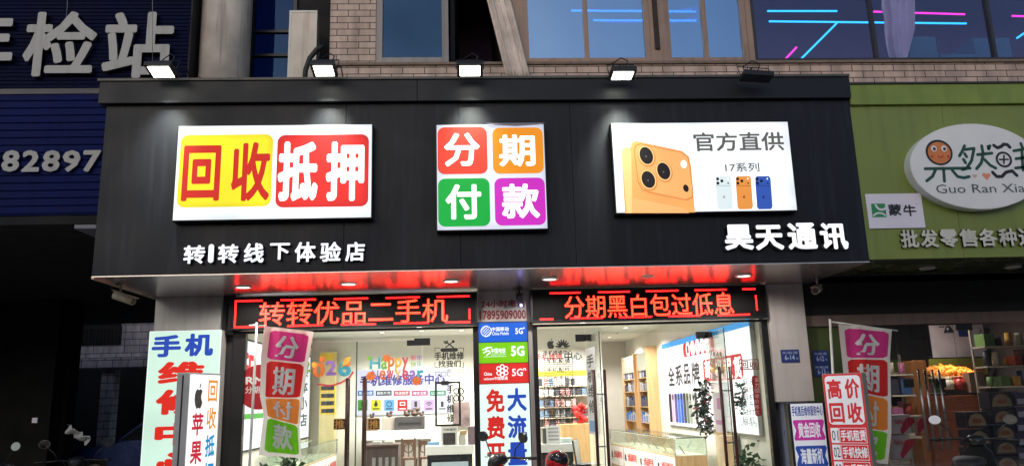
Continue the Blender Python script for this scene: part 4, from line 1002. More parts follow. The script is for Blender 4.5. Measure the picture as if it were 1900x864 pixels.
# ================================================================== BLUE CLAD BUILDING on the left
YBL = .9
m_blue = M('blue_cladding', S(17, 28, 80), .65, spec=.08, var=.18, vscale=1.5, dirt=.35)
bl = thing('blue_clad_building', (-7, YBL, 4.1), 'dark blue ribbed metal building on the left carrying big grey station characters', 'building')
def ribs(z0, z1, pitch, x0, x1, y, dep=.018):
    g = MB(); n = max(1, round((z1 - z0) / pitch)); p = (z1 - z0) / n
    for k in range(n):
        z = z0 + k * p
        pts = [(y + dep, z), (y + dep, z + p * .12), (y, z + p * .24), (y, z + p)]
        for (ya, za), (yb, zb) in zip(pts, pts[1:] + [(y + dep, z + p)]):
            g._f([g.bm.verts.new(q) for q in ((x0, ya, za), (x1, ya, za), (x1, yb, zb), (x0, yb, zb))])
    return g
zb_, zm = at(100, 398, YBL).z, at(100, 170, YBL).z
xr = at(352, 60, YBL).x
ribs(zb_, zm - .04, .103, -16, xr, YBL).build('lower_cladding', m_blue, bl)
ribs(zm + .04, 10.2, .055, -16, xr, YBL, .012).build('upper_cladding', M('blue_cladding_upper', S(14, 20, 50), .65, spec=.05, var=.18, vscale=1.5, dirt=.35), bl)
g = MB(); g.box(-16, xr, YBL - .015, YBL + .05, zm - .038, zm + .038, .004); g.build('rail', M('rail_metal', S(62, 58, 66), .5), bl)
g = MB(); g.box(-16, xr - .01, YBL + .03, YBL + .2, zb_, 10.2); g.build('backing_wall', M('dark_room'), bl)
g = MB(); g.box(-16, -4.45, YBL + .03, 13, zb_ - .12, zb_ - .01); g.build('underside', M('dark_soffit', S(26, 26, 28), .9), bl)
g = MB(); g.box(xr + .0, xr + .02, YBL, 1.8, 4.9, 10.2); g.build('end_panel', M('dark_room'), bl)
# side wall of the phone shop seen from the covered passage
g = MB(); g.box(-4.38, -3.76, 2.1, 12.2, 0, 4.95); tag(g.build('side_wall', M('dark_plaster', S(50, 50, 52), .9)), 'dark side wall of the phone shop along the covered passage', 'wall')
# lettering
m_gl1 = M('letter_grey', S(162, 161, 160), .5, var=.1, dirt=.3); m_gl2 = M('letter_side', S(70, 70, 74), .5)
YC = YBL - .06
st = channel('station_letters', [('年', RC(-92, 20, 27, 144, YC)), ('检', RC(46, 23, 180, 143, YC)), ('站', RC(193, 24, 322, 146, YC))], 'big grey characters of a vehicle inspection station on the blue cladding', YBL, .02, .06, m_gl1, m_gl2, .026)
ds = [('8', -38, -2)] + [(c, 2 + i * 37.6, 2 + i * 37.6 + 33) for i, c in enumerate('82897')]
channel('phone_digits', [(c, RC(a, 278, b, 318, YC)) for c, a, b in ds], 'grey telephone digits on the lower blue cladding, cut by the photo edge', YBL, .015, .03, m_gl1, m_gl2, .035)
g = MB(); g.tube([at(283, -60, .5), at(283, 140, .5)], .004, 6); tag(g.build('cable', M('wire_grey', S(120), .5)), 'thin vertical wire hanging down to the leftmost floodlight', 'cable')
g = MB(); g.tube([at(125, -60, .84), at(125, 12, .84), at(122, 40, .84), at(121, 60, .84)], .004, 6); tag(g.build('cable', M('wire_grey')), 'thin wire running down to the middle station character', 'cable')
g = MB(); r = RC(138, 400, 181, 424, .95); g.box(r[0], r[1], .95, 1.6, r[2], r[3], .02); tag(g.build('junction_box', M('pale_box', S(120, 120, 135), .5)), 'pale box under the blue cladding beside the signboard edge', 'box')

# ================================================================== GREEN SHOP
m_green = M('green_panel', S(118, 132, 60), .42, var=.08, vscale=1.2, dirt=.2)
gs = thing('green_shop_sign', (7, 0, 3.14), 'olive green panelled signboard of the fruit shop right of the black one', 'signboard')
GX0, GX1 = FX1 + .002, 18
gz0, gz1, gzt = 3.145, 5.12, 5.40
sm = at(1765, 320, .02).x
g = MB(); g.box(GX0, sm - .002, .02, .07, gz0, gz1, .003); g.build('front_panel', m_green, gs)
g = MB(); g.box(sm + .002, GX1, .02, .07, gz0, gz1, .003); g.build('front_panel', m_green, gs)
g = MB(); g.box(GX0, GX1, -.03, 1.0, gz1 + .003, gzt - .01, .006); g.build('cap', M('green_cap', S(120, 138, 56), .45, dirt=.3), gs)
g = MB(); g.box(GX0, GX1, -.05, 1.0, gzt - .008, gzt + .015); g.build('cap_edge', M('cap_edge2', S(40, 42, 48), .5), gs)
g = MB(); g.box(GX0, GX1, .03, 1.95, 3.225, 3.24); g.build('soffit', M('green_soffit', S(96, 102, 70), .25, metal=.4), gs)
g = MB(); g.box(GX0, GX1, .02, .06, 3.14, 3.144); g.build('bottom_trim', m_dark, gs)
# oval sign
YO = -.12; FO = FY(YO)
RO = lambda a, b, c, d: RC(a, b, c, d, YO); O = lambda x, y: (lambda v: (v.x, v.z))(at(x, y, YO))
og = lambda x, y: O(1600 + x / 3.457, 220 + y / 3.457)
ctr = og(735, 303)
t = thing('oval_sign', (ctr[0], YO, ctr[1]), 'white oval fruit shop sign with green brush characters and a smiling fruit face', 'sign')
rx = ctr[0] - og(307, 300)[0]; rz = (og(720, 30)[1] - og(720, 578)[1]) / 2
g = MB(); g.ell(FO, *ctr, rx, rz, -.14, .138, n=64); g.build('case', M('oval_white', S(220, 222, 222), .45, var=.05, dirt=.15), t)
g = MB(); g.ell(FO, ctr[0], ctr[1], rx * .985, rz * .98, .0, n=64); g.build('face', M('oval_face', S(226, 226, 228), .45, var=.04), t)
m_dg = M('deep_green_print', S(24, 74, 60), .5); m_ik = M('ink_navy', S(26, 28, 36), .5)
def strokes(lst, wd, mat, nm, c=.003):
    g = MB()
    for l in lst: g.stroke(FO, [og(*q) for q in l], wd, c)
    return g.build(nm, mat, t)
strokes([[(402, 322), (690, 318)], [(470, 325), (450, 370), (412, 400)], [(520, 318), (526, 402)], [(575, 330), (610, 372), (650, 380), (685, 372)],
         [(655, 175), (640, 210), (622, 240)], [(650, 200), (716, 192), (700, 270), (668, 320), (640, 328)], [(655, 225), (668, 245)], [(648, 262), (662, 285)],
         [(738, 232), (830, 222)], [(765, 175), (775, 230), (762, 285), (732, 322)], [(782, 262), (820, 300), (855, 318)], [(818, 175), (808, 195)], [(805, 180), (812, 192)],
         [(970, 208), (1045, 195)], [(985, 258), (1045, 250)], [(982, 318), (1050, 310)], [(1015, 160), (1028, 190)], [(1022, 200), (1030, 330)]], .038, m_dg, 'green_characters')
strokes([[(842, 172), (865, 188), (890, 180), (905, 165), (930, 168), (945, 185)], [(835, 345), (862, 372), (895, 372), (920, 345), (960, 335), (990, 365)]], .042, m_ik, 'ink_waves')
g = MB(); g.ring(FO, *og(907, 263), .104, .076, .003); g.stroke(FO, [og(880, 263), og(935, 262)], .022, .003); g.stroke(FO, [og(907, 238), og(907, 288)], .022, .004); g.build('ink_ring', m_ik, t)
g = MB(); g.ell(FO, *og(492, 218), .172, .166, .003, n=40); g.build('fruit_rim', m_ik, t)
g = MB(); g.ell(FO, *og(492, 220), .145, .14, .006, n=40); o = g.build('fruit_face', M('fruit_orange', S(205, 120, 66), .5), t)
for x in (457, 522):
    g = MB(); g.ell(FO, *og(x, 194), .037, .039, .008, n=20); e = g.build('eye', M('eye_white', S(220), .5), o); g = MB(); g.ell(FO, *og(x + 2, 196), .019, .021, .010, n=16); g.build('pupil', m_ik, e)
g = MB(); X, Z = og(500, 240); g.ring(FO, X, Z + .015, .042, .026, .008, a0=190, a1=350); g.ell(FO, *og(445, 244), .018, .015, .008, n=14); g.ell(FO, *og(548, 244), .018, .015, .008, n=14); g.build('smile', M('smile_red', S(180, 50, 50), .5), o)
for x, y, s_, m in ((720, 368, .032, S(214, 178, 170)), (795, 368, .055, S(222, 140, 110))):
    X, Z = og(x, y); g = MB(); g.poly(FO, [(X, Z - s_), (X + s_, Z + .1 * s_), (X + s_ * .7, Z + .7 * s_), (X + .1 * s_, Z + .45 * s_), (X - s_ * .6, Z + .8 * s_), (X - s_, Z + .2 * s_)], .003); g.build('heart', M('heart_%d' % x, m, .5), t)
g = MB(); a = og(476, 480); b = og(1085, 415); g.text(FO, 'Guo Ran Xian', (a[0], b[0], a[1], b[1]), .003, 0, 0); g.build('latin_name', M('grey_green_ink', S(70, 84, 86), .5), t)
# dairy plate
Y = 0.0; F = FY(Y); r = RC(1609.5, 359, 1713, 423, Y)
t = thing('dairy_plate', ((r[0] + r[1]) / 2, Y, r[2]), 'small white plate with a green square emblem on the green signboard', 'sign')
g = MB(); g.rect(F, r, -.015, .015); g.build('plate', M('plate_white', S(222, 216, 230), .45, var=.05), t)
q = lambda x0, y0, x1, y1: RC(1600 + x0 / 3.457, 220 + y0 / 3.457, 1600 + x1 / 3.457, 220 + y1 / 3.457, Y)
rg = q(60, 545, 150, 632)
g = MB(); g.rect(F, rg, .003); o = g.build('emblem', M('emblem_green', S(34, 140, 78), .5), t)
W_, H_ = rg[1] - rg[0], rg[3] - rg[2]
g = MB(); g.ring(F, rg[0] + W_ * .72, rg[3] - H_ * .05, H_ * .48, H_ * .33, .005, a0=180, a1=352); g.ring(F, rg[0] + W_ * .5, rg[2] - H_ * .25, H_ * .62, H_ * .5, .005, a0=38, a1=142); g.build('emblem_curve', M('plate_white'), o)
g = MB(); g.text(F, '蒙', q(166, 548, 250, 622), .003, 0, .03); g.text(F, '牛', q(262, 552, 345, 626), .003, 0, .03); g.text(F, 'R', q(345, 545, 352, 553), .003, 0, 0); g.build('lettering', m_ik, t)
rs = [(ch, RC(1672 + i * 36.4, 426 - i * .6, 1705 + i * 36.4, 459 - i * .6, -.03)) for i, ch in enumerate('批发零售各种进口')]
channel('wholesale_letters', rs, 'pale grey raised characters along the bottom of the green signboard', .02, .012, .03, M('letter_pale', S(200, 198, 188), .5, dirt=.15), m_gl2, .03)
# green shop front below
g = MB(); r = RC(1489, 528, 1990, 583, 1.85); g.box(4.72, 18, 1.85, 2.0, 2.66, 3.22); tag(g.build('dark_header', M('dark_header', S(26, 25, 30), .6)), 'long dark header board over the fruit shop glass', 'header board')
g = MB(); g.box(4.72, 5.35, 1.86, 2.0, 0, 2.62); tag(g.build('green_wall', M('green_wall', S(64, 78, 30), .6, dirt=.2)), 'narrow dark green wall strip with two blue number plates', 'wall')
g = MB(); g.box(4.74, 18, 1.80, 1.845, 2.50, 2.655, .006); tag(g.build('shutter_rail', M('shutter_rail', S(110, 92, 86), .45, dirt=.4)), 'grey brown rail along the bottom of the dark header board', 'rail')
t = thing('fruit_shop_glazing', (7, 1.9, .14), 'glass front of the dark fruit shop with two pairs of steel handles', 'shop glazing')
m_gl2_ = GLASS('fruit_shop_glass', (.82, .82, .84), (1, 1, 1), .045)
ex = [5.36] + [at(x, 650, 1.9).x for x in (1666, 1712, 1775)] + [9.5]
for a, b in zip(ex, ex[1:]):
    g = MB(); g.box(a + .004, b - .004, 1.9, 1.912, .14, 2.5); g.build('pane', m_gl2_, t)
for x in (1703, 1715, 1729, 1741):
    A_, B_ = at(x, 685, 1.82), at(x + 16, 800, 1.82); g = MB(); g.cyl((A_.x, 1.82, A_.z), (A_.x, 1.82, .75), .016, n=12)
    g.build('handle', m_steel, t)
g = MB(); X = at(1786, 585, 1.88).x; g.box(X - .12, X + .12, 1.875, 1.895, 2.40, 2.49, .004); g.build('patch_fitting', m_dark, t)
for px in (1688, 1748):
    g = MB(); X, Z = at(px, 710, 1.86).x, at(px, 710, 1.86).z; g.box(X - .07, X + .07, 1.875, 1.895, Z - .06, Z + .06, .004); g.build('lock_box', m_dark, t)
# its room
m_room = M('fruit_room', S(96, 88, 84), .8)
g = MB(); g.box(4.25, 4.4, 2.1, 8.4, .14, 3.2); g.box(10.4, 18, 1.92, 9, .0, 3.2); g.box(4.4, 10.4, 8.3, 8.4, .14, 3.2); struct('fruit_room_wall', g, m_room)
g = MB(); g.box(4.25, 10.5, 2.0, 9, 3.2, 3.22); struct('fruit_room_ceiling', g, m_room)
def card(name, px, Y, d, mat, label, cat, par=None):
    r = RC(*px, Y); g = MB(); g.box(r[0], r[1], Y, Y + d, r[2], r[3], .004); o = g.build(name, mat, par)
    if par is None: tag(o, label, cat)
    return o, r
o, r = card('notice_board', (1728, 602, 1828, 662), 6.0, .03, M('paper_pale', S(190, 186, 190), .6), 'pale notice board with a dark blue patch on the fruit shop wall', 'notice board')
F = FY(6.0); g = MB(); g.rect(F, RC(1778, 608, 1802, 624, 6.0), .003); g.build('blue_patch', M('plate_blue'), o)
g = MB(); g.text(F, '人', RC(1814, 608, 1826, 622, 6), .003, 0, 0); g.text(F, '食', RC(1814, 626, 1826, 640, 6), .003, 0, 0); g.rect(F, RC(1742, 605, 1752, 607, 6), .003); g.build('lettering', m_decal, o)
o, r = card('fruit_poster', (1726, 664, 1832, 695), 5.9, .03, M('poster_green', S(132, 136, 50), .6), 'yellow green poster printed with fruit behind the orange heap', 'poster')
g = MB(); F = FY(5.9)
random.seed(11)
for k in range(40): x, y = 1733 + 90 * random.random(), 672 + 20 * random.random() ** .7; r = RC(x, y, x + 5, y + 5, 5.9); g.ell(F, (r[0] + r[1]) / 2, (r[2] + r[3]) / 2, .035, .03, .003 + .0002 * k, n=10)
g.build('fruit_print', M('fruit_print', S(170, 80, 40), .6, var=.5, vscale=9), o)
g = MB(); r = RC(1722, 733, 1832, 775, 5.0); g.box(r[0], r[1], 5.0, 5.7, .14, r[3], .01); tag(g.build('fruit_counter', WOOD('orange_wood', S(120, 66, 40), S(150, 84, 52), .4, (2, 2, 12))), 'orange brown counter below the fruit display', 'counter')
r = RC(1736, 681, 1818, 697, 5.2)
g = MB(); random.seed(5)
for k in range(240):
    x = random.uniform(r[0], r[1]); y = random.uniform(5.25, 5.65); h = (1 - abs((x - r[0]) / (r[1] - r[0]) - .45) * 1.2) * .11
    g.ball((x, y, r[2] + random.random() * max(.01, h) + (y - 5.25) * .32), .038, n=10, m=6)
o = g.build('orange_heap', M('orange_peel', S(222, 140, 44), .45, var=.25, vscale=12)); tag(o, 'heap of oranges lit warm on the fruit shop display', 'fruit', None, 'stuff')
g = MB(); q2 = RC(1728, 697, 1822, 704, 5.2); g.box(q2[0], q2[1], 5.2, 5.7, q2[3] - .04, q2[3], .01); tag(g.build('display_shelf', M('shelf_cream', S(210, 190, 150), .5)), 'cream shelf carrying the heap of oranges', 'shelf')
t = thing('display_lamp', (at(1770, 680, 5.4).x, 5.4, 3.0), 'warm lamp over the orange heap in the fruit shop', 'lamp')
g = MB(); X = t.location.x; g.cyl((X, 5.4, 2.62), (X, 5.4, 2.75), .09, .04, n=20); g.cyl((X, 5.4, 2.75), (X, 5.4, 3.2), .008, n=6); g.build('lamp_shade', m_dark, t)
lamp('display_bulb', 'SPOT', (X, 5.2, 2.6), 130, (1, .74, .42), t, .05, aim=(X, 5.45, 1.2), spot=rad(70), blend=.8)
for xl, yl, lab in ((6.4, 3.4, 'added long ceiling tube brightening the front of the fruit shop'), (8.2, 5.0, 'added long ceiling tube brightening the back of the fruit shop')):  # unseen ceiling tubes, added to brighten the fruit shop
    t = thing('added_ceiling_tube', (xl, yl, 3.19), lab, 'lamp', 'added ceiling tubes in the fruit shop')
    g = MB(); g.box(xl - .6, xl + .6, yl - .04, yl + .04, 3.15, 3.195, .005); g.build('housing', m_white_plastic, t); g = MB(); g.cyl((xl - .57, yl, 3.125), (xl + .57, yl, 3.125), .014, n=10); g.build('tube', E('tube_lit', S(255, 240, 220), 6.0), t)
    lamp('added_tube_lamp', 'AREA', (xl, yl, 3.1), 48, (1, .93, .84), t, 1.1, aim=(xl, yl, 0), sy=.05)
g = MB(); r = RC(1698, 668, 1725, 775, 5.1); g.box(r[0], r[1], 5.1, 5.6, .14, r[3], .01); tag(g.build('lit_cabinet', WOOD('warm_wood', S(150, 96, 50), S(180, 120, 66))), 'tall warm wooden cabinet left of the orange heap', 'cabinet')
for (px, lab, c) in (((1755, 699, 1772, 722), 'pale jar on the fruit counter', S(190, 180, 160)), ((1775, 697, 1792, 722), 'red pot on the fruit counter beside the pale jar', S(150, 40, 36))):
    r = RC(*px, 5.1); g = MB(); X = (r[0] + r[1]) / 2; g.cyl((X, 5.15, r[2]), (X, 5.15, r[3] - .05), (r[1] - r[0]) / 2, n=18); g.cyl((X, 5.15, r[3] - .05), (X, 5.15, r[3]), (r[1] - r[0]) * .3, n=18); tag(g.build('jar', M('jar_' + lab[:4], c, .35)), lab, 'jar', 'jars on the fruit counter')
card('paper_bag', (1800, 690, 1828, 727), 5.0, .2, M('bag_tan', S(120, 100, 84), .7), 'tan box on the right end of the fruit counter', 'box')
# stacked gift cartons near the glass
m_ct = M('carton_dark', S(40, 36, 42), .5); m_arc = M('carton_arc', S(150, 132, 96), .5, var=.3, vscale=8); k = 0
spots = [(1792, 762, 1832, 793), (1836, 726, 1880, 757), (1842, 758, 1882, 786), (1844, 787, 1884, 815), (1798, 795, 1838, 826), (1800, 828, 1842, 860), (1846, 816, 1888, 843), (1848, 844, 1890, 872), (1884, 726, 1930, 751), (1886, 753, 1930, 775), (1886, 777, 1930, 800), (1888, 802, 1930, 826), (1888, 828, 1930, 852)]
wh = ['the upper left of the two rows', 'the top of the second column', 'second in the second column', 'third in the second column', 'second in the first column', 'third in the first column', 'fourth in the second column', 'fifth in the second column', 'the top of the last column', 'second in the last column', 'third in the last column', 'fourth in the last column', 'fifth in the last column']
for px, wd in zip(spots, wh):
    Y = 2.35; r = RC(*px, Y); F = FY(Y); g = MB(); g.box(r[0], r[1], Y, Y + .25, r[2], r[3] - .006, .005)
    o = tag(g.build('gift_carton', m_ct if px[0] < 1880 else M('carton_violet', S(70, 60, 84), .5)), 'dark gift carton in the fruit shop, ' + wd, 'carton', 'gift cartons stacked in the fruit shop')
    g = MB(); X0, X1 = r[0] + .03, r[1] - .03; Z0 = r[2] + .03; pts = [(X0, Z0), (X1, Z0)] + [(X0 + (X1 - X0) * (.5 + .5 * math.cos(rad(a))), Z0 + (r[3] - r[2] - .06) * math.sin(rad(a)) ** .8) for a in range(10, 171, 10)]
    if px[0] < 1880: g.poly(F, pts, .004); g.build('label', m_arc, o); g = MB(); g.ell(F, (X0 + X1) / 2, Z0 + .07, .08, .035, .007, n=16); g.build('label_print', M('carton_print', S(140, 84, 50), .6), o)
    else: g.rect(F, (r[0] + .02, r[1], r[2] + .02, r[2] + .10), .004); g.build('label', M('carton_pale', S(170, 170, 180), .5), o)
for px, lab in (((1655, 768, 1690, 804), 'white milk carton with a red swirl standing on another'), ((1655, 806, 1690, 850), 'white milk carton under the one with a red swirl'), ((1692, 770, 1716, 802), 'cream carton beside the white milk cartons')):
    Y = 2.3; r = RC(*px, Y); F = FY(Y); g = MB(); g.box(r[0], r[1], Y, Y + .2, r[2], r[3] - .005, .005); o = tag(g.build('milk_carton', M('carton_white', S(196, 184, 182), .5) if px[0] < 1690 else M('carton_cream', S(176, 160, 130), .5)), lab, 'carton', 'milk cartons in the fruit shop')
    g = MB(); zc = (r[2] + r[3]) / 2; 
    for i in range(6): a = i / 5; g.ell(F, r[0] + (r[1] - r[0]) * (.5 + .09 * i), r[2] + (r[3] - r[2]) * (.16 + .10 * i), .03 + .01 * i, .05, .003 + .001 * i, n=12)
    g.build('swirl', M('swirl_red', S(190, 30, 60), .5), o); g = MB(); g.text(F, 'haha', (r[0] + .04, r[0] + (r[1] - r[0]) * .62, r[3] - .13, r[3] - .06), .010, 0, .01); g.build('lettering', m_red_paint, o)
# shelves of goods
cols = [M('good_%d' % i, c, .5) for i, c in enumerate((S(170, 70, 56), S(70, 100, 150), S(200, 190, 165), S(100, 130, 70), S(210, 160, 70), S(180, 110, 150), S(60, 60, 70)))]
def goods(x0, x1, Y, zs, label, seed, n):
    random.seed(seed); t = thing('goods_shelf', ((x0 + x1) / 2, Y, .14), label, 'shelf', 'goods shelves in the fruit shop')
    for z in zs: g = MB(); g.box(x0, x1, Y, Y + .4, z - .03, z, .004); g.build('board', M('shelf_dim', S(150, 138, 128), .6), t)
    for x in (x0, x1 - .03): g = MB(); g.box(x, x + .03, Y + .36, Y + .4, .14, zs[-1] + .35); g.build('upright', M('shelf_dim'), t)
    for z in zs:
        x = x0 + .03
        while x < x1 - .12:
            wd = random.uniform(.09, .2); h = random.uniform(.13, .30); g = MB()
            if random.random() < .35: g.cyl((x + wd / 2, Y + .15, z + .002), (x + wd / 2, Y + .15, z + h), wd * .42, wd * .36, n=12)
            else: g.box(x, x + wd, Y + .03, Y + .3, z + .002, z + h, .008)
            g.build('goods_box', random.choice(cols), t); x += wd + random.uniform(.015, .06)
        g = MB(); g.rect(FY(Y - .002), (x0 + .02, x1 - .02, z - .028, z - .004), .001); g.build('price_strip', M('price_strip', S(215, 205, 180), .5), t)
goods(at(1650, 700, 4.2).x, at(1697, 700, 4.2).x, 4.2, (.8, 1.15, 1.5, 1.85), 'narrow shelf of goods left of the warm wooden cabinet', 9, 4)
goods(at(1836, 700, 4.4).x, at(1990, 700, 4.4).x, 4.4, (.9, 1.25, 1.6, 1.95, 2.3), 'wide shelf of bottles and boxes behind the gift cartons', 12, 10)
goods(7.4, 10.2, 7.6, (.6, 1.05, 1.5, 1.95), 'dim shelf of small goods at the back right of the fruit shop', 15, 14)
g = MB(); g.box(6.6, 7.25, 6.6, 7.2, .14, 2.5, .01); tag(g.build('dark_fridge', M('fridge_dark', S(40, 42, 48), .3)), 'tall dark fridge behind the fruit shop notice board', 'fridge')

# ================================================================== PHONE SHOP INTERIOR
m_idl = E('indoor_downlight', S(255, 250, 238), 6.0)
def indoor(x, y, label, e=28):
    z = 3.058; t = thing('downlight', (x, y, z), label, 'downlight', 'downlights in the shop ceiling')
    g = MB(); g.torus((x, y, z), .075, .012, 'z', 20, 6); g.build('trim_ring', m_white_plastic, t)
    g = MB(); g.ell(Fr((x, y, z), (1, 0, 0), (0, 1, 0), (0, 0, -1)), 0, 0, .07, .07, .004, n=20); g.build('lens', m_idl, t)
    lamp('indoor_lamp', 'SPOT', (x, y, z - .03), e * 8, (1, .965, .90), t, .07, aim=(x, y, 0), spot=rad(150), blend=.5)
def onceil(px, py):
    d = ray(px, py); p = CAM_LOC + d * ((3.058 - 1.6) / d.z); return p.x, p.y
for px, py, lab in ((709, 616, 'farthest of the left shop ceiling downlights'), (778, 606, 'shop ceiling downlight nearer the glass above the black fitting'), (782, 613, 'shop ceiling downlight just behind the one above the black fitting'), (855, 603, 'nearer shop ceiling downlight by the middle pillar'), (856, 612, 'farther shop ceiling downlight by the middle pillar'),
                    (1004, 602, 'shop ceiling downlight just right of the middle pillar'), (1081, 598, 'shop ceiling downlight above the left open door')):
    indoor(*onceil(px, py), lab)
for x, y, lab in ((-2.6, 4.2, 'shop ceiling downlight hidden behind the left LED board, near the left wall'), (-1.2, 3.0, 'shop ceiling downlight just inside the shut doors'), (2.4, 3.6, 'shop ceiling downlight just inside the open doorway'), (2.2, 5.8, 'shop ceiling downlight before the case shelf'), (3.3, 7.6, 'shop ceiling downlight over the glass counter'), (3.4, 10.2, 'shop ceiling downlight at the far end of the right shop')):
    indoor(x, y, lab, 34)
# left shop: lit service sign on the back wall
YW = 8.57; FW = FY(YW)
RWl = lambda a, b, c, d: RC(a, b, c, d, YW)
r = RWl(661, 684, 836, 768)
t = thing('service_sign', ((r[0] + r[1]) / 2, YW, r[2]), 'white service centre sign with a row of coloured squares on the back wall', 'sign')
g = MB(); g.rect(FW, r, -.02, .02); g.build('board', E('lit_service', S(226, 224, 246), .8, .05), t)
g = MB(); g.text(FW, '手机维修服务中心', RWl(668, 694, 826, 714), .003, 0, .035); g.build('heading', M('violet_ink', S(44, 40, 110), .5), t)
for k, (c, s_) in enumerate(((S(40, 110, 200), '免费贴膜'), (S(40, 40, 46), '翻新外壳'), (S(200, 50, 60), '快速换屏'), (S(190, 60, 120), '维修主板'), (S(30, 140, 90), '以旧换新'))):
    x = 664 + k * 33.5; rr_ = RWl(x, 724, x + 29, 733); g = MB(); g.rect(FW, rr_, .003); o = g.build('strip', E('lit_strip_%d' % k, c, .7), t); g = MB(); g.text(FW, s_, RWl(x + 2, 725.5, x + 27, 731.5), .006, 0, .01); g.build('lettering', m_txw, o)
for k, c in enumerate((S(70, 160, 60), S(230, 225, 60), S(120, 185, 235), S(215, 60, 60), S(205, 190, 220), S(215, 180, 225), S(225, 225, 235))):
    x = 664 + k * 24.6; g = MB(); g.rect(FW, RWl(x, 741, x + 18, 761), .003); o = g.build('square', E('lit_square_%d' % k, c, .75), t); X, Z = (lambda v: (v.x, v.z))(at(x + 9, 749, YW)); g = MB()
    if k == 1: g.poly(FW, [(X, Z + .10), (X + .045, Z - .02), (X, Z - .06), (X - .045, Z - .02)], .006)
    elif k == 5: [g.ring(FW, X, Z - .05, q_, q_ - .014, .006, a0=45, a1=135) for q_ in (.04, .07, .10)]
    elif k == 3: g.frame(FW, (X - .06, X + .06, Z - .03, Z + .05), .018, .006, 0)
    elif k == 2: g.ring(FW, X, Z, .06, .045, .006)
    else: g.rrect(FW, (X - .03, X + .03, Z - .06, Z + .06), .015, .006)
    g.rect(FW, RWl(x + 3, 756.5, x + 15, 758.5), .006); g.build('icon', m_decal if k != 3 else m_txw, o)
# left wall light panel
XL = -3.598; FL = Fr((XL, 0, 0), (0, 1, 0), (0, 0, 1), (1, 0, 0))
PX = lambda px, py: (lambda v: (v.y, v.z))(atX(px, py, XL + .03))
y0, y1 = 2.3, 8.35
ztp, zbt = PX(470, 619)[1], PX(470, 826)[1]
t = thing('wall_lightbox', (XL, 5, 1), 'long white lit panel with red characters along the left shop wall', 'light box')
g = MB(); g.box(XL + .001, XL + .028, y0, y1, .92, 2.66, .004); g.build('case', m_dark, t)
g = MB(); g.rect(FL, (y0 + .03, y1 - .03, .95, 2.63), .03); g.build('face', E('lit_wall_white', S(238, 242, 250), 1.05, .05), t)
g = MB(); 
for k, ch in enumerate('回收'): g.text(FL, ch, (2.45, 2.85, 1.9 - k * .5, 2.3 - k * .5), .034, 0, .04)
g.text(FL, '租', (3.2, 4.1, 1.75, 2.45), .034, 0, .03); g.text(FL, '店', (2.45, 2.85, 1.05, 1.3), .034, 0, .03); g.build('red_characters', E('lit_wall_red', S(214, 46, 60), .9), t)
g = MB(); g.rect(FL, (3.0, 4.6, 1.42, 1.5), .036); g.build('green_stripe', E('lit_wall_green', S(80, 180, 60), .9), t)
hp = MB(); hp.rrect(FL, (2.75, 3.2, .98, 1.42), .05, .036); o = hp.build('phone_print', M('print_dark', S(40, 32, 34), .4), t); g = MB(); g.rrect(FL, (2.79, 3.16, 1.02, 1.38), .04, .040); g.build('phone_screen_print', E('print_gold', S(190, 130, 70), .7), o)
g = MB(); g.ell(FL, 2.72, 1.08, .12, .16, .037); g.build('hand_print', M('print_skin', S(190, 130, 100), .6), o)
g = MB()
for k, ch in enumerate('实体小店'): g.text(FL, ch, (7.3, 8.1, 2.2 - k * .34, 2.46 - k * .34), .034, 0, .02)
g.build('dark_characters', m_ink, t)
# yellow price rack
t = thing('price_rack', (at(607, 720, 8.3).x, 8.3, .14), 'yellow rack with dark price strips standing on the left shop back wall', 'rack')
r = RC(593, 652, 622, 790, 8.3); g = MB(); g.box(r[0], r[1], 8.3, 8.55, .14, r[3], .006); g.build('board', M('rack_beige', S(205, 190, 140), .6), t)
F = FY(8.3)
g = MB(); g.rect(F, RC(594, 655, 621, 668, 8.3), .004); g.build('header', M('rack_yellow', S(222, 190, 60), .6), t)
for k in range(4):
    y = 714 + k * 14; g = MB(); g.rect(F, RC(594, y, 622, y + 12, 8.3), .003); o = g.build('yellow_strip', M('rack_yellow'), t); g = MB(); g.rect(F, RC(596, y + 1.5, 620, y + 9, 8.3), .006); q_ = g.build('dark_strip', M('strip_dark', S(50, 54, 64), .5), o)
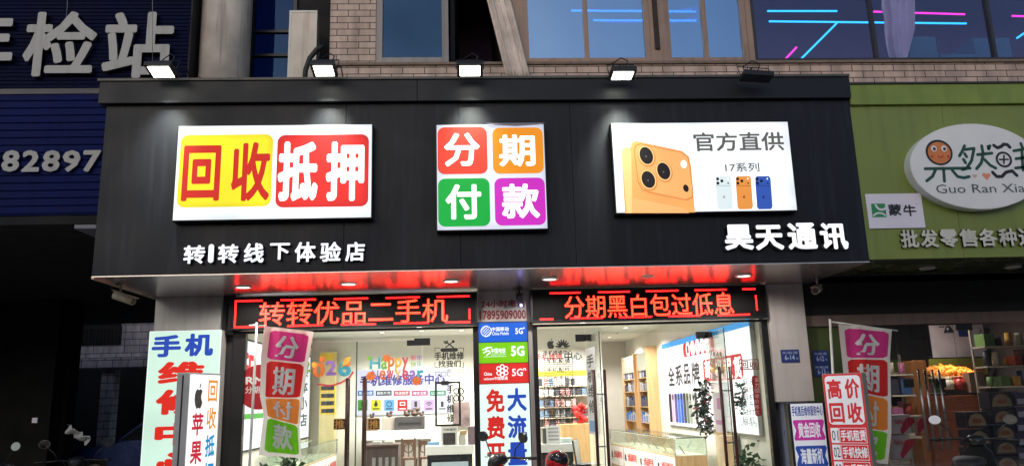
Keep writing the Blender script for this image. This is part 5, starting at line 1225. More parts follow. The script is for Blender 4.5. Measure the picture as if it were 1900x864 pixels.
# counters
m_case = M('counter_white', S(222, 222, 220), .35, var=.04); m_cg = GLASS('case_glass', (.93, .98, .95), (1, 1, 1), .02); m_al = M('satin_alu', S(190, 190, 192), .3, metal=.8)
m_felt = M('case_lining', S(226, 222, 200), .6); m_cl = E('case_strip', S(255, 248, 220), 3.0)
def glass_counter(name, x0, x1, y0, y1, zt, label, text_side, ang=0.0, n=3, lit=True):
    c = Vector(((x0 + x1) / 2, (y0 + y1) / 2, .14)); t = thing(name, c, label, 'counter'); hx, hy = (x1 - x0) / 2, (y1 - y0) / 2; h = zt - .14; zg = h - .30
    def L(): g = MB(); g.local = True; return g
    g = L(); g.box(-hx, hx, -hy, hy, 0, zg, .006); g.build('cabinet', WOOD('pale_oak', S(170, 140, 98), S(190, 160, 116), .45), t)
    g = L(); g.box(-hx + .01, hx - .01, -hy + .01, hy - .01, zg, zg + .012); g.build('display_bed', m_felt, t)
    for (a, b, c_, d) in ((-hx, -hx + .006, -hy, hy), (hx - .006, hx, -hy, hy), (-hx + .006, hx - .006, -hy, -hy + .006)):
        g = L(); g.box(a, b, c_, d, zg + .013, h - .008); g.build('glass_side', m_cg, t)
    g = L(); g.box(-hx - .01, hx + .01, -hy - .01, hy + .01, h - .008, h); g.build('glass_top', m_cg, t)
    g = L()
    for (a, b, c_, d_) in ((-hx - .012, -hx - .0105, -hy, hy), (hx + .0105, hx + .012, -hy, hy), (-hx, hx, -hy - .012, -hy - .0105)): g.box(a, b, c_, d_, h - .012, h + .001)
    g.build('top_edge', m_edge, t)
    g = L()
    for (X, Yv) in ((-hx, -hy), (hx, -hy), (-hx, hy), (hx, hy)): g.box(X - .007, X + .007, Yv - .007, Yv + .007, zg, h - .009)
    g.build('corner_post', m_al, t)
    s_ = text_side; F = Fr((s_ * hx, 0, 0), (0, -s_ * -1, 0) if s_ > 0 else (0, -1, 0), (0, 0, 1), (s_, 0, 0))
    for k in range(n):
        a = -hy + 2 * hy * k / n + .02; b = -hy + 2 * hy * (k + 1) / n - .02
        g = L(); g.rect(F, (a, b, .05, zg - .02), .006); o = g.build('front_panel', m_case, t)
        g = L(); g.text(F, '全新品牌手机', (a + .3, b - .1, zg * .42, zg - .12), .010, 0, .03); g.build('lettering', m_red_paint, o); g = L(); apple(g, F, a + .15, zg - .2, .16, .010); g.build('emblem', m_decal, o)
    random.seed(4); m_ph = [M('phone_dark', S(40, 40, 48), .2), M('phone_pale', S(200, 205, 205), .25), M('phone_gold', S(200, 170, 140), .25)]
    for k in range(int(hy * 2 / .5)):
        Yv = -hy + .25 + k * .5; g = L(); Fp = Fr((-.02, Yv, zg + .014), (0, 1, 0), (-s_ * -.5, 0, .8), (s_ * .8, 0, .5))
        g.box(-.04, .04, 0, .16, 0, .01, .004, Fp); g.build('phone_on_stand', m_ph[k % 3], t, None)
    if lit: g = L(); g.box(-hx + .02, -hx + .035, -hy + .02, hy - .02, h - .022, h - .009); g.build('light_strip', m_cl, t)
    t.rotation_euler.z = ang; return t
glass_counter('glass_counter', 3.17, 3.72, 4.25, 8.6, .90, 'lit glass counter with red lettered white fronts running back in the right shop', -1, rad(4.5), 4)
glass_counter('glass_counter', -3.45, -2.9, 4.5, 8.0, .90, 'glass counter along the left wall under the long lit panel', 1, 0, 3)
r = RC(789, 826, 880, 870, 4.2)
t = thing('white_counter', ((r[0] + r[1]) / 2, 4.2, .14), 'white counter with a dark lit niche behind the glass beside the middle pillar', 'counter')
g = MB(); g.box(r[0], r[1], 4.2, 4.9, r[3] - .14, r[3], .006); g.build('top', m_case, t); g = MB(); g.box(r[0] + .03, r[1] - .03, 4.28, 4.88, .14, r[3] - .142); g.build('body', M('counter_dark', S(38, 40, 44), .3), t)
g = MB(); g.box(r[0] + .1, r[1] - .1, 4.262, 4.278, .45, r[3] - .26, .003); g.build('lit_window', E('niche_lit', S(200, 215, 220), .6), t)
zt = r[3]; r = RC(818, 787, 849, 829, 4.4)
t = thing('product_box', ((r[0] + r[1]) / 2, 4.4, zt), 'white box printed with a dark phone picture on the white counter', 'box')
g = MB(); g.box(r[0], r[1], 4.4, 4.55, zt + .001, r[3], .006); g.build('carton', m_white_plastic, t); F = FY(4.4); g = MB(); g.rrect(F, RC(822, 802, 845, 824, 4.4), .02, .003); g.build('picture', M('pic_dark', S(60, 52, 56), .4, var=.4, vscale=12), t)
g = MB(); g.text(F, '中国通用', RC(822, 794, 845, 798, 4.4), .003, 0, .01); g.build('lettering', m_decal, t)
for (px, Y, d, c, lab) in (((851, 806, 864, 827), 4.45, .15, S(205, 200, 190), 'small pale box stack beside the printed phone box'), ((853, 798, 866, 806), 4.47, .12, S(190, 160, 120), 'small tan box on top of the pale box beside the printed one'), ((868, 790, 881, 832), 4.35, .2, S(120, 100, 110), 'mauve upright box at the right end of the white counter'), ((793, 819, 815, 829), 4.5, .15, S(120, 160, 190), 'flat blue box left of the printed phone box')):
    r = RC(*px, Y); g = MB(); g.box(r[0], r[1], Y, Y + d, r[2] if px[3] < 820 else zt + .001, r[3], .005); tag(g.build('product_box', M('pbox_%d' % px[0], c, .5)), lab, 'box')
# desk and chairs at the back
t = thing('work_desk', (at(730, 830, 6.2).x, 6.2, .14), 'dark wooden desk in the middle of the left shop', 'desk')
r = RC(678, 824, 738, 880, 6.0); g = MB(); g.box(r[0] - .02, r[1] + .02, 6.0, 6.7, r[3] - .03, r[3], .006); g.build('top', M('desk_top', S(84, 66, 58), .4), t); g = MB(); g.box(r[0], r[1], 6.05, 6.65, .14, r[3] - .031, .004); g.build('body', WOOD('dark_wood', S(52, 40, 38), S(70, 54, 50)), t)
g = MB()
for k in range(4): x = r[0] + .12 + k * .12; g.box(x, x + .06, 6.035, 6.05, .3, .62)
g.build('vents', M('vent_grey', S(120), .4), t)
zd = r[3]
for (px, lab) in (((690, 817, 706, 823), 'left pile of papers on the dark desk'), ((712, 816, 730, 823), 'right pile of papers on the dark desk')):
    q_ = RC(*px, 6.2); g = MB(); g.box(q_[0], q_[1], 6.2, 6.45, zd + .001, zd + .05, .006); tag(g.build('paper_pile', M('paper', S(190, 188, 180), .7)), lab, 'papers', 'paper piles on the desk')
def chair(px, Y, label):
    r = RC(*px, Y); xa, xb, za, zb2 = r; t = thing('wooden_chair', ((xa + xb) / 2, Y, .14), label, 'chair', 'wooden chairs in the left shop'); wd = WOOD('chair_wood', S(88, 64, 50), S(110, 82, 64))
    g = MB(); g.box(xa, xb, Y, Y + .42, .56, .60, .01); g.build('seat', wd, t)
    for X in (xa + .02, xb - .02):
        g = MB(); g.box(X - .018, X + .018, Y - .02, Y + .016, .14, zb2, .004); g.build('rear_leg', wd, t); g = MB(); g.box(X - .018, X + .018, Y + .38, Y + .415, .14, .56, .004); g.build('front_leg', wd, t)
    g = MB(); g.box(xa + .04, xb - .04, Y - .012, Y + .008, zb2 - .09, zb2 - .02, .004); g.build('top_rail', wd, t)
    for X in ((xa + xb) / 2 - .09, (xa + xb) / 2, (xa + xb) / 2 + .09): g = MB(); g.box(X - .012, X + .012, Y - .01, Y + .005, .62, zb2 - .09); g.build('slat', wd, t)
    g = MB(); g.torus(((xa + xb) / 2, Y, (zb2 + .6) / 2), .08, .012, 'y', 20, 6); g.build('carved_ring', wd, t)
chair((744, 812, 772, 870), 6.0, 'wooden chair with a carved back nearer the dark desk'); chair((776, 814, 800, 870), 6.1, 'wooden chair with a carved back nearer the white counter')
# low shelf with machines under the service sign
t = thing('bench', (at(740, 790, 7.6).x, 7.6, .14), 'pale work bench under the service sign on the back wall', 'bench'); r = RC(665, 798, 800, 815, 7.6)
g = MB(); g.box(r[0], r[1], 7.6, 8.3, r[2], r[3], .006); g.build('top', m_case, t); g = MB(); g.box(r[0] + .05, r[1] - .05, 7.7, 8.25, .14, r[2] - .001); g.build('body', M('bench_body', S(150, 145, 140), .6), t); zb3 = r[3]
r = RC(732, 772, 787, 799, 7.8); t = thing('printer', ((r[0] + r[1]) / 2, 7.8, zb3), 'dark printer with small ornaments on top on the work bench', 'printer')
g = MB(); g.box(r[0], r[1], 7.8, 8.15, zb3 + .001, r[3], .02); g.build('body', M('printer_dark', S(66, 62, 64), .4), t); g = MB(); g.box(r[0] + .08, r[1] - .08, 7.78, 7.799, zb3 + .12, zb3 + .15); g.build('paper_slot', m_rubber, t)
for k, (x, s_) in enumerate(((690, .07), (722, .09), (755, .1), (770, .12), (782, .07))):
    q_ = at(x, 772, 8.05); Z = (r[3] if x > 732 else zb3 + .26)
    if x < 732: g = MB(); g.box(q_.x - .14, q_.x + .14, 7.9, 8.2, zb3 + .001, zb3 + .258, .01); tag(g.build('equipment_case', M('case_tan_%d' % k, S(120, 96, 74) if k == 0 else S(160, 150, 140), .6)), ('tan equipment case at the left end of the bench', 'pale equipment case left of the printer')[k], 'case', 'equipment cases on the bench')
    g = MB(); g.ball((q_.x, 8.05, Z + s_ * .5), s_ * .75, s_ * .6, s_ * .5, 10, 6); g.ball((q_.x + s_ * .5, 8.03, Z + s_ * 1.2), s_ * .4, n=10, m=6); g.ball((q_.x - s_ * .4, 8.03, Z + s_ * 1.0), s_ * .3, n=10, m=6); tag(g.build('ornament', M('ornament_brown', S(88, 70, 56), .5, var=.4, vscale=20)), ('brown ornament on the tan equipment case', 'brown ornament on the pale equipment case', 'brown ornament at the left end of the printer', 'taller brown ornament on the middle of the printer', 'small brown ornament at the right end of the printer')[k], 'ornament', 'ornaments on the bench')
card('figure_poster', (840, 745, 872, 792), 8.5, .03, M('poster_brown', S(110, 92, 92), .6, var=.5, vscale=5), 'dim brown poster on the back wall beside the middle pillar', 'poster')
# right shop: case shelf on the partition
YS2 = 7.58; r = RC(990, 648, 1102, 800, YS2)
t = thing('case_shelf', ((r[0] + r[1]) / 2, YS2, .14), 'wall shelf of phone cases under a red and black heading behind the right glass', 'shelf')
g = MB(); g.box(r[0], r[1], YS2 - .02, YS2 + .015, .14, r[3]); g.build('back_panel', M('panel_beige', S(214, 204, 188), .6), t)
F = FY(YS2 - .02); RS = lambda a, b, c, d: RC(a, b, c, d, YS2 - .02)
g = MB(); g.rect(F, RS(990, 652, 1083, 670), .004); o = g.build('heading_board', M('head_white', S(222, 220, 218), .6), t)
g = MB(); g.text(F, '手机维修', RS(992, 655, 1044, 668), .007, 0, .02); g.build('red_lettering', m_red_paint, o); g = MB(); g.text(F, '中心', RS(1047, 653, 1080, 667), .007, 0, .02); g.build('black_lettering', m_decal, o)
g = MB(); g.rect(F, RS(992, 687, 1098, 697), .004); g.build('yellow_band', M('band_yellow', S(214, 196, 60), .6), t)
random.seed(21)
mcs = [M('cs_%d' % i, c, .4) for i, c in enumerate((S(225, 225, 222), S(90, 90, 100), S(150, 150, 155), S(200, 150, 150), S(110, 130, 160), S(60, 60, 66)))]
zs_ = []
for k, y in enumerate((715, 733, 753, 773, 790)):
    z = at(1045, y, YS2 - .1).z; g = MB(); g.box(r[0] + .02, r[1] - .1, YS2 - .26, YS2 - .021, z - .02, z); g.build('shelf_board', M('board_pale', S(196, 180, 160), .5), t)
    for i in range(9):
        if random.random() < .12: continue
        x = r[0] + .08 + i * (r[1] - r[0] - .25) / 9; h = random.uniform(.13, .17); g = MB(); g.rrect(FY(YS2 - .2), (x, x + .09, z + .003, z + h), .015, 0, .02, 3); g.build('phone_case', random.choice(mcs), t)
for k, (x, y, s_) in enumerate(((1070, 765, .2), (1080, 776, .17), (1078, 756, .14))):
    q_ = at(x, y, 6.9); g = MB(); random.seed(k)
    for j in range(9): g.ball((q_.x + random.uniform(-.1, .1), 6.9 + random.uniform(-.08, .08), q_.z + random.uniform(-.1, .1)), s_ * random.uniform(.22, .4), n=9, m=6)
    pass
    tag(g.build('red_ornament', M('festive_red', S(186, 34, 34), .5, var=.2, vscale=10)), ('biggest red festive ornament beside the case shelf', 'lower red festive ornament beside the case shelf', 'upper red festive ornament beside the case shelf')[k], 'ornament', 'red ornaments by the shelf')
q_ = RC(1044, 786, 1106, 864, 6.5); g = MB(); g.box(q_[0], q_[1], 6.6, 7.2, .14, q_[3], .01); tag(g.build('wood_cabinet', WOOD('tan_wood', S(178, 142, 96), S(196, 160, 112))), 'tan wooden cabinet in front of the case shelf behind the open door', 'cabinet')
# white desk with stand
r = RC(995, 823, 1068, 838, 4.0); t = thing('white_desk', ((r[0] + r[1]) / 2, 4.0, .14), 'white desk with a dark front behind the glass next to the middle pillar', 'desk')
g = MB(); g.box(r[0] - .06, r[1], 4.0, 4.6, r[2], r[3], .006); g.build('top', m_case, t); g = MB(); g.box(r[0] - .04, r[1] - .03, 4.08, 4.55, .14, r[2] - .001); g.build('body', M('counter_dark'), t); zt = r[3]
r = RC(1014, 788, 1040, 822, 4.2); t = thing('brochure_stand', ((r[0] + r[1]) / 2, 4.2, zt), 'pale tilted brochure stand on the white desk', 'stand')
Fb = Fr((0, 4.2, zt), (1, 0, 0), (0, .2, 1), (0, -1, .2)); g = MB(); g.box(r[0], r[1], .001, r[3] - zt, -.02, 0, .004, Fb); g.build('panel', m_white_plastic, t); g = MB()
for k in range(4): g.rect(Fb, (r[0] + .03, r[1] - .03, .05 + k * .06, .08 + k * .06), .003)
g.build('print', M('print_grey', S(150, 148, 156), .6), t)
r = RC(1007, 793, 1014, 820, 4.25); g = MB(); g.box(r[0], r[1], 4.25, 4.5, zt + .001, r[3], .01); tag(g.build('card_terminal', M('grey_box', S(84, 90, 88), .5)), 'grey upright box beside the brochure stand', 'box')
r = RC(1042, 812, 1062, 823, 4.3); g = MB(); g.box(r[0], r[1], 4.3, 4.5, zt + .001, r[3], .008); tag(g.build('tissue_box', M('tissue_box', S(200, 215, 212), .5)), 'low pale box at the right end of the white desk', 'box')
r = RC(1066, 815, 1083, 875, 3.4); t = thing('folding_chair', ((r[0] + r[1]) / 2, 3.4, .14), 'black framed folding chair with a pale back beside the white desk', 'chair')
Fc = Fr(((r[0] + r[1]) / 2, 3.4, .5), (.3, 1, 0), (-.12, 0, 1), (1, -.3, .12)); g = MB(); g.box(-.2, .2, .05, r[3] - .5, -.01, .015, .01, Fc); g.build('backrest', M('chair_pale', S(200, 198, 186), .5), t)
g = MB(); g.tube([Fc.p(-.22, -.36, 0), Fc.p(-.22, r[3] - .5, 0), Fc.p(.22, r[3] - .5, 0), Fc.p(.22, -.36, 0)], .013, 8); g.build('frame', m_rubber, t); g = MB(); g.box(r[0] - .02, r[0] + .38, 3.2, 3.6, .58, .61, .01); g.build('seat', m_rubber, t)
# accessory cabinet along the right wall
YA0, YA1 = 8.35, 11.6; XA = 3.86
t = thing('accessory_cabinet', (4.0, 10, .14), 'tall pale wood accessory cabinet with lit headers along the right wall', 'cabinet'); wd = WOOD('cab_wood', S(196, 158, 112), S(212, 176, 130), .5)
zt = atX(1197, 650, XA).z
g = MB(); g.box(XA, 4.118, YA0, YA0 + .04, .14, zt + .1); g.build('end_panel', wd, t); g = MB(); g.box(XA + .2, 4.115, YA0 + .04, YA1, .14, zt); g.build('back_panel', wd, t)
for yv in (9.35, 9.75, 11.2): g = MB(); g.box(XA, XA + .2, yv, yv + .05, .14, zt); g.build('divider', wd, t)
FA = Fr((XA, 0, 0), (0, -1, 0), (0, 0, 1), (-1, 0, 0))
for (a, b) in ((8.42, 9.33), (9.82, 11.18)):
    g = MB(); g.box(XA + .01, XA + .19, a, b, zt - .42, zt - .02); g.build('lit_header', E('cab_header', S(226, 224, 196), .8, .1), t)
    for z in (1.0, 1.35, 1.7, 2.0):
        g = MB(); g.box(XA + .02, XA + .19, a, b, z, z + .02); g.build('shelf_board', wd, t); random.seed(int(z * 10))
        for i in range(int((b - a) / .12)): g = MB(); yy_ = a + .04 + i * .12; g.box(XA + .03, XA + .1, yy_, yy_ + .09, z + .021, z + random.uniform(.15, .26), .006); g.build('accessory_pack', random.choice([M('pack_navy', S(44, 54, 110), .4), M('pack_dark', S(58, 58, 74), .4), M('pack_grey', S(130, 130, 140), .4), M('pack_green', S(40, 130, 90), .4)] if z > 1.2 else [M('pack_green'), M('pack_blue', S(50, 110, 190), .4)]), t)
g = MB(); g.box(2.76, 2.80, 9.0, 11.9, 1.9, 2.9, .004); tag(g.build('wall_panel', m_white_plastic), 'plain white panel on the wall left of the accessory cabinet', 'panel')
camera_unit(1144, 604, 9.0, (-.3, -.8, -.4), 'small white camera on the shop ceiling left of the accessory cabinet', .14, None, 3.06)
# big lit wall sign on the right wall
XR = 4.118; FRt = Fr((XR, 0, 0), (0, -1, 0), (0, 0, 1), (-1, 0, 0))
PR = lambda px, py: (lambda v: (-v.y, v.z))(atX(px, py, XR - .07))
a = PR(1228, 640); b = PR(1389, 590); zt, zb_2 = (a[1] + b[1]) / 2, (PR(1240, 790)[1] + PR(1410, 806)[1]) / 2
t = thing('wall_lightbox', (XR, -a[0], zb_2), 'big white lit wall sign for all phone brands on the right shop wall', 'light box')
ya, yb = -b[0], -a[0]
g = MB(); g.box(XR - .066, XR - .001, ya, yb, zb_2, zt, .006); g.build('case', m_al, t)
g = MB(); g.rect(FRt, (-yb + .02, -ya - .02, zb_2 + .02, zt - .06), .07); g.build('face', E('lit_sign_white', S(246, 248, 252), 1.25, .04), t)
g = MB(); g.box(XR - .075, XR - .0665, ya, yb, zt - .10, zt + .005); g.build('blue_edge', E('lit_edge_blue', S(60, 160, 235), .9), t)
def PXr(x0, y0, x1, y1):
    p, q_ = PR(x0, (y0 + y1) / 2), PR(x1, (y0 + y1) / 2); xm = (x0 + x1) / 2; return (p[0], q_[0], PR(xm, y1)[1], PR(xm, y0)[1])
zz = lambda x, y: (1200 + x / 3.042, 580 + y / 3.042)
g = MB()
for ch, x0, x1, y0, y1 in (('全', 122, 158, 300, 412), ('系', 163, 203, 292, 410), ('品', 208, 246, 285, 405), ('牌', 254, 300, 275, 403)): g.text(FRt, ch, PXr(*zz(x0, y0), *zz(x1, y1)), .074, 0, .03)
g.build('black_characters', m_ink, t)
g = MB(); g.rrect(FRt, PXr(*zz(205, 148), *zz(382, 235)), .1, .074); o = g.build('red_ribbon', E('lit_rib_red', S(206, 40, 52), .9), t); g = MB()
for k in range(5): X, Z = PR(*zz(234 + k * 27, 206 - k * 7)); g.ell(FRt, X, Z, .14, .14, .078, n=24)
g.build('disc', m_lt, o); g = MB()
for k, ch in enumerate('一站购齐全'): X, Z = PR(*zz(234 + k * 27, 206 - k * 7)); g.text(FRt, ch, (X - .07, X + .07, Z - .07, Z + .07), .081, 0, .01)
g.build('lettering', E('lit_rib_red'), o)
g = MB(); g.rrect(FRt, PXr(*zz(320, 245), *zz(545, 380)), .08, .074); o = g.build('red_tile', E('lit_rib_red'), t); g = MB()
for k, ch in enumerate('新机租赁'): g.text(FRt, ch, PXr(*zz(330 + k * 54, 262 - k * 6), *zz(372 + k * 56, 372)), .078, 0, .035)
g.build('white_characters', m_lt, o)
pcs = [S(30, 30, 40), S(230, 190, 210), S(90, 80, 150), S(60, 120, 220), S(40, 90, 200), S(50, 60, 60), S(120, 130, 110), S(170, 175, 160), S(205, 205, 195), S(60, 55, 60)]
for k, c in enumerate(pcs):
    x = 128 + k * 16.5; g = MB(); g.rrect(FRt, PXr(*zz(x, 455 - k * 1.0), *zz(x + 15, 615 + k * 1.3)), .03, .074 + k * .0008); o = g.build('phone_print', E('lit_ph_%d' % k, c, .85), t)
    g = MB(); X, Z = PR(*zz(x + 6, 475)); g.ell(FRt, X, Z, .05, .06, .083); g.build('camera_print', m_ink, o)
g = MB(); g.text(FRt, '价格优惠', PXr(*zz(362, 640), *zz(410, 668)), .074, 0, 0); g.text(FRt, '以旧换新分期付款', PXr(*zz(530, 610), *zz(625, 640)), .074, 0, 0); g.build('small_lettering', m_grey, t)

# ---------------- plants
m_leaf = M('leaf_green', S(50, 82, 44), .5, var=.4, vscale=12); m_leaf2 = M('leaf_dark', S(34, 52, 36), .5, var=.4, vscale=12); m_rl = M('leaf_red', S(150, 40, 40), .5)
def leafmb(pts, n, spread, size, seed, droop=.6):
    random.seed(seed); g = MB(); g.keep = True
    for k in range(n):
        t_ = random.random() * (len(pts) - 1); i = int(t_); p = Vector(pts[i]).lerp(Vector(pts[i + 1]), t_ - i) + Vector([random.gauss(0, spread) for _ in range(3)])
        d = Vector((random.gauss(0, 1), random.gauss(0, 1), random.gauss(-droop, .5))).normalized(); s_ = d.orthogonal().normalized(); s_ = (Matrix.Rotation(random.uniform(0, 6.28), 3, d) @ s_); nn = d.cross(s_); L_ = size * random.uniform(.6, 1.3)
        a, b, c_, e = p, p + d * L_ * .5 + s_ * L_ * .32 + nn * L_ * .08, p + d * L_, p + d * L_ * .5 - s_ * L_ * .32 + nn * L_ * .08
        v = [g.bm.verts.new(q_) for q_ in (a, b, c_, e)]; m_ = g.bm.verts.new(p + d * L_ * .5)
        g._f([v[0], v[1], m_]); g._f([v[1], v[2], m_]); g._f([v[2], v[3], m_]); g._f([v[3], v[0], m_])
    return g
def hanging(px_pts, Y, label, seed, n=170, sp=.07, size=.11, red=14, m=m_leaf2):
    P_ = [at(*q_, Y) for q_ in px_pts]; t = thing('trailing_plant', P_[0], label, 'plant', 'plants in the phone shop')
    leafmb(P_, n, sp, size, seed).build('foliage', m, t); g = MB(); g.tube(P_, .01, 6); g.build('stem', m_leaf, t)
    if red: leafmb(P_, red, sp, size * .9, seed + 1).build('red_leaf', m_rl, t)
    return t
hanging([(1312, 708), (1303, 735), (1305, 765), (1312, 798)], 3.0, 'dark trailing plant with red leaves hanging before the big lit wall sign', 1, 300, .065, .085, 24)
hanging([(1372, 710), (1380, 730), (1376, 760)], 2.6, 'sparser trailing plant right of the open door handles', 2, 80, .06, .075, 6)
def pot_plant(px, Y, label, seed, h=.5, n=150, m=m_leaf):
    p = at(*px, Y); t = thing('pot_plant', (p.x, Y, .14), label, 'plant', 'plants in the phone shop')
    g = MB(); g.cyl((p.x, Y, .14), (p.x, Y, .45), .13, .17, n=24); g.build('pot', M('pot_white', S(200), .4), t)
    pts = [(p.x, Y, .5), (p.x, Y, p.z - h * .4), (p.x + .03, Y, p.z)]; leafmb(pts, n, .11, .10, seed, .2).build('foliage', m, t); g = MB(); g.tube([(p.x, Y, .44)] + pts[1:], .015, 6); g.build('stem', m_leaf, t)
pot_plant((530, 852), 2.6, 'leafy green pot plant below the brightly lit flag', 3, .4, 170)
pot_plant((1384, 848), 2.4, 'leafy green pot plant at the right jamb of the phone shop', 4, .5, 150)
g = MB(); q_ = at(1358, 850, 3.2); 
for k in range(14): g.box(q_.x - .12, q_.x + .12, 3.2, 3.5, .55 + k * .03, .572 + k * .03, .004)
g.box(q_.x - .11, q_.x + .11, 3.21, 3.49, .14, .55)
tag(g.build('brochure_rack', m_white_plastic), 'white ribbed brochure rack low behind the right open door', 'rack')

# ================================================================== PASSAGE AND BACKGROUND BUILDING on the left
m_bgw = BRICK('pale_tile_wall', S(215, 200, 200), S(200, 188, 188), S(60, 56, 56), .45, .22, .01, .5)
YG = 15.0
t = thing('background_building', (-10.5, YG, 0), 'dim pale tiled house with a balcony far back beyond the dark passage', 'building')
RG = lambda a, b, c, d: RC(a, b, c, d, YG)
r = RG(132, 640, 285, 683)
g = MB(); r1_ = RG(132, 640, 290, 662); g.box(r1_[0], r1_[1] + 4, YG, YG + .3, r1_[2], r1_[3]); g.build('balcony_wall', m_bgw, t)
r2_ = RG(130, 664, 290, 684); g = MB(); g.box(r2_[0], r2_[1] + 4, YG - .25, YG + .3, r2_[2] + .02, r2_[3]); g.build('ledge', m_bgw, t)
r3_ = RG(186, 685, 208, 800); g = MB(); g.box(r3_[0], r3_[1], YG - .05, YG + .4, 0, r2_[2] + .01); g.build('column', m_bgw, t)
r4_ = RG(215, 560, 290, 640); g = MB(); g.box(r4_[0], r4_[1] + 4, YG + .4, YG + .6, r1_[3], 9); g.build('upper_wall', m_bgw, t)
g = MB(); g.box(-30, 8, YG + 3, YG + 3.2, 0, 12); g.build('rear_wall', M('dark_room'), t)
g = MB(); r5_ = RG(150, 608, 222, 640)
for k in range(12): x = r5_[0] + (r5_[1] - r5_[0]) * k / 11; g.box(x, x + .03, YG + .05, YG + .08, r5_[2], r5_[3])
g.box(r5_[0], r5_[1] + .03, YG + .05, YG + .08, r5_[3], r5_[3] + .05); g.build('railing', m_dark, t)
# side wall, then a dark sheet and post added to blacken the passage
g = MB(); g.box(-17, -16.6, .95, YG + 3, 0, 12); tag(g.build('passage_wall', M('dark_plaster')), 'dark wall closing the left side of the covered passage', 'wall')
X = at(128, 700, 8).x; g = MB(); g.box(-16.5, X, 8.0, 8.4, 0, 4.0); tag(g.build('black_passage_sheet', M('passage_black', S(16, 16, 18), .9)), 'added black sheet darkening the back left of the covered passage', 'dark sheet')
g = MB(); g.box(X - .6, X - .1, 7.6, 8.0, 0, 4.0); tag(g.build('added_passage_post', M('passage_black')), 'added square dark post beside the black sheet in the passage', 'post')
# opposite side of the street: what the windows mirror
ob_ = thing('opposite_building', (0, -34, 0), 'plain dim building across the street behind the photographer', 'building')
g = MB(); g.box(-60, 60, -44, -34, -.13, 9); g.build('block', M('opposite_wall', S(120, 112, 104), .8), ob_)
g = MB(); r_ = 0
for k in range(20):
    for z in (4.5, 7): g.box(-57 + k * 6, -54 + k * 6, -34, -33.98, z, z + 1.6)
g.build('window', M('opposite_glass', S(40, 50, 66), .2), ob_)

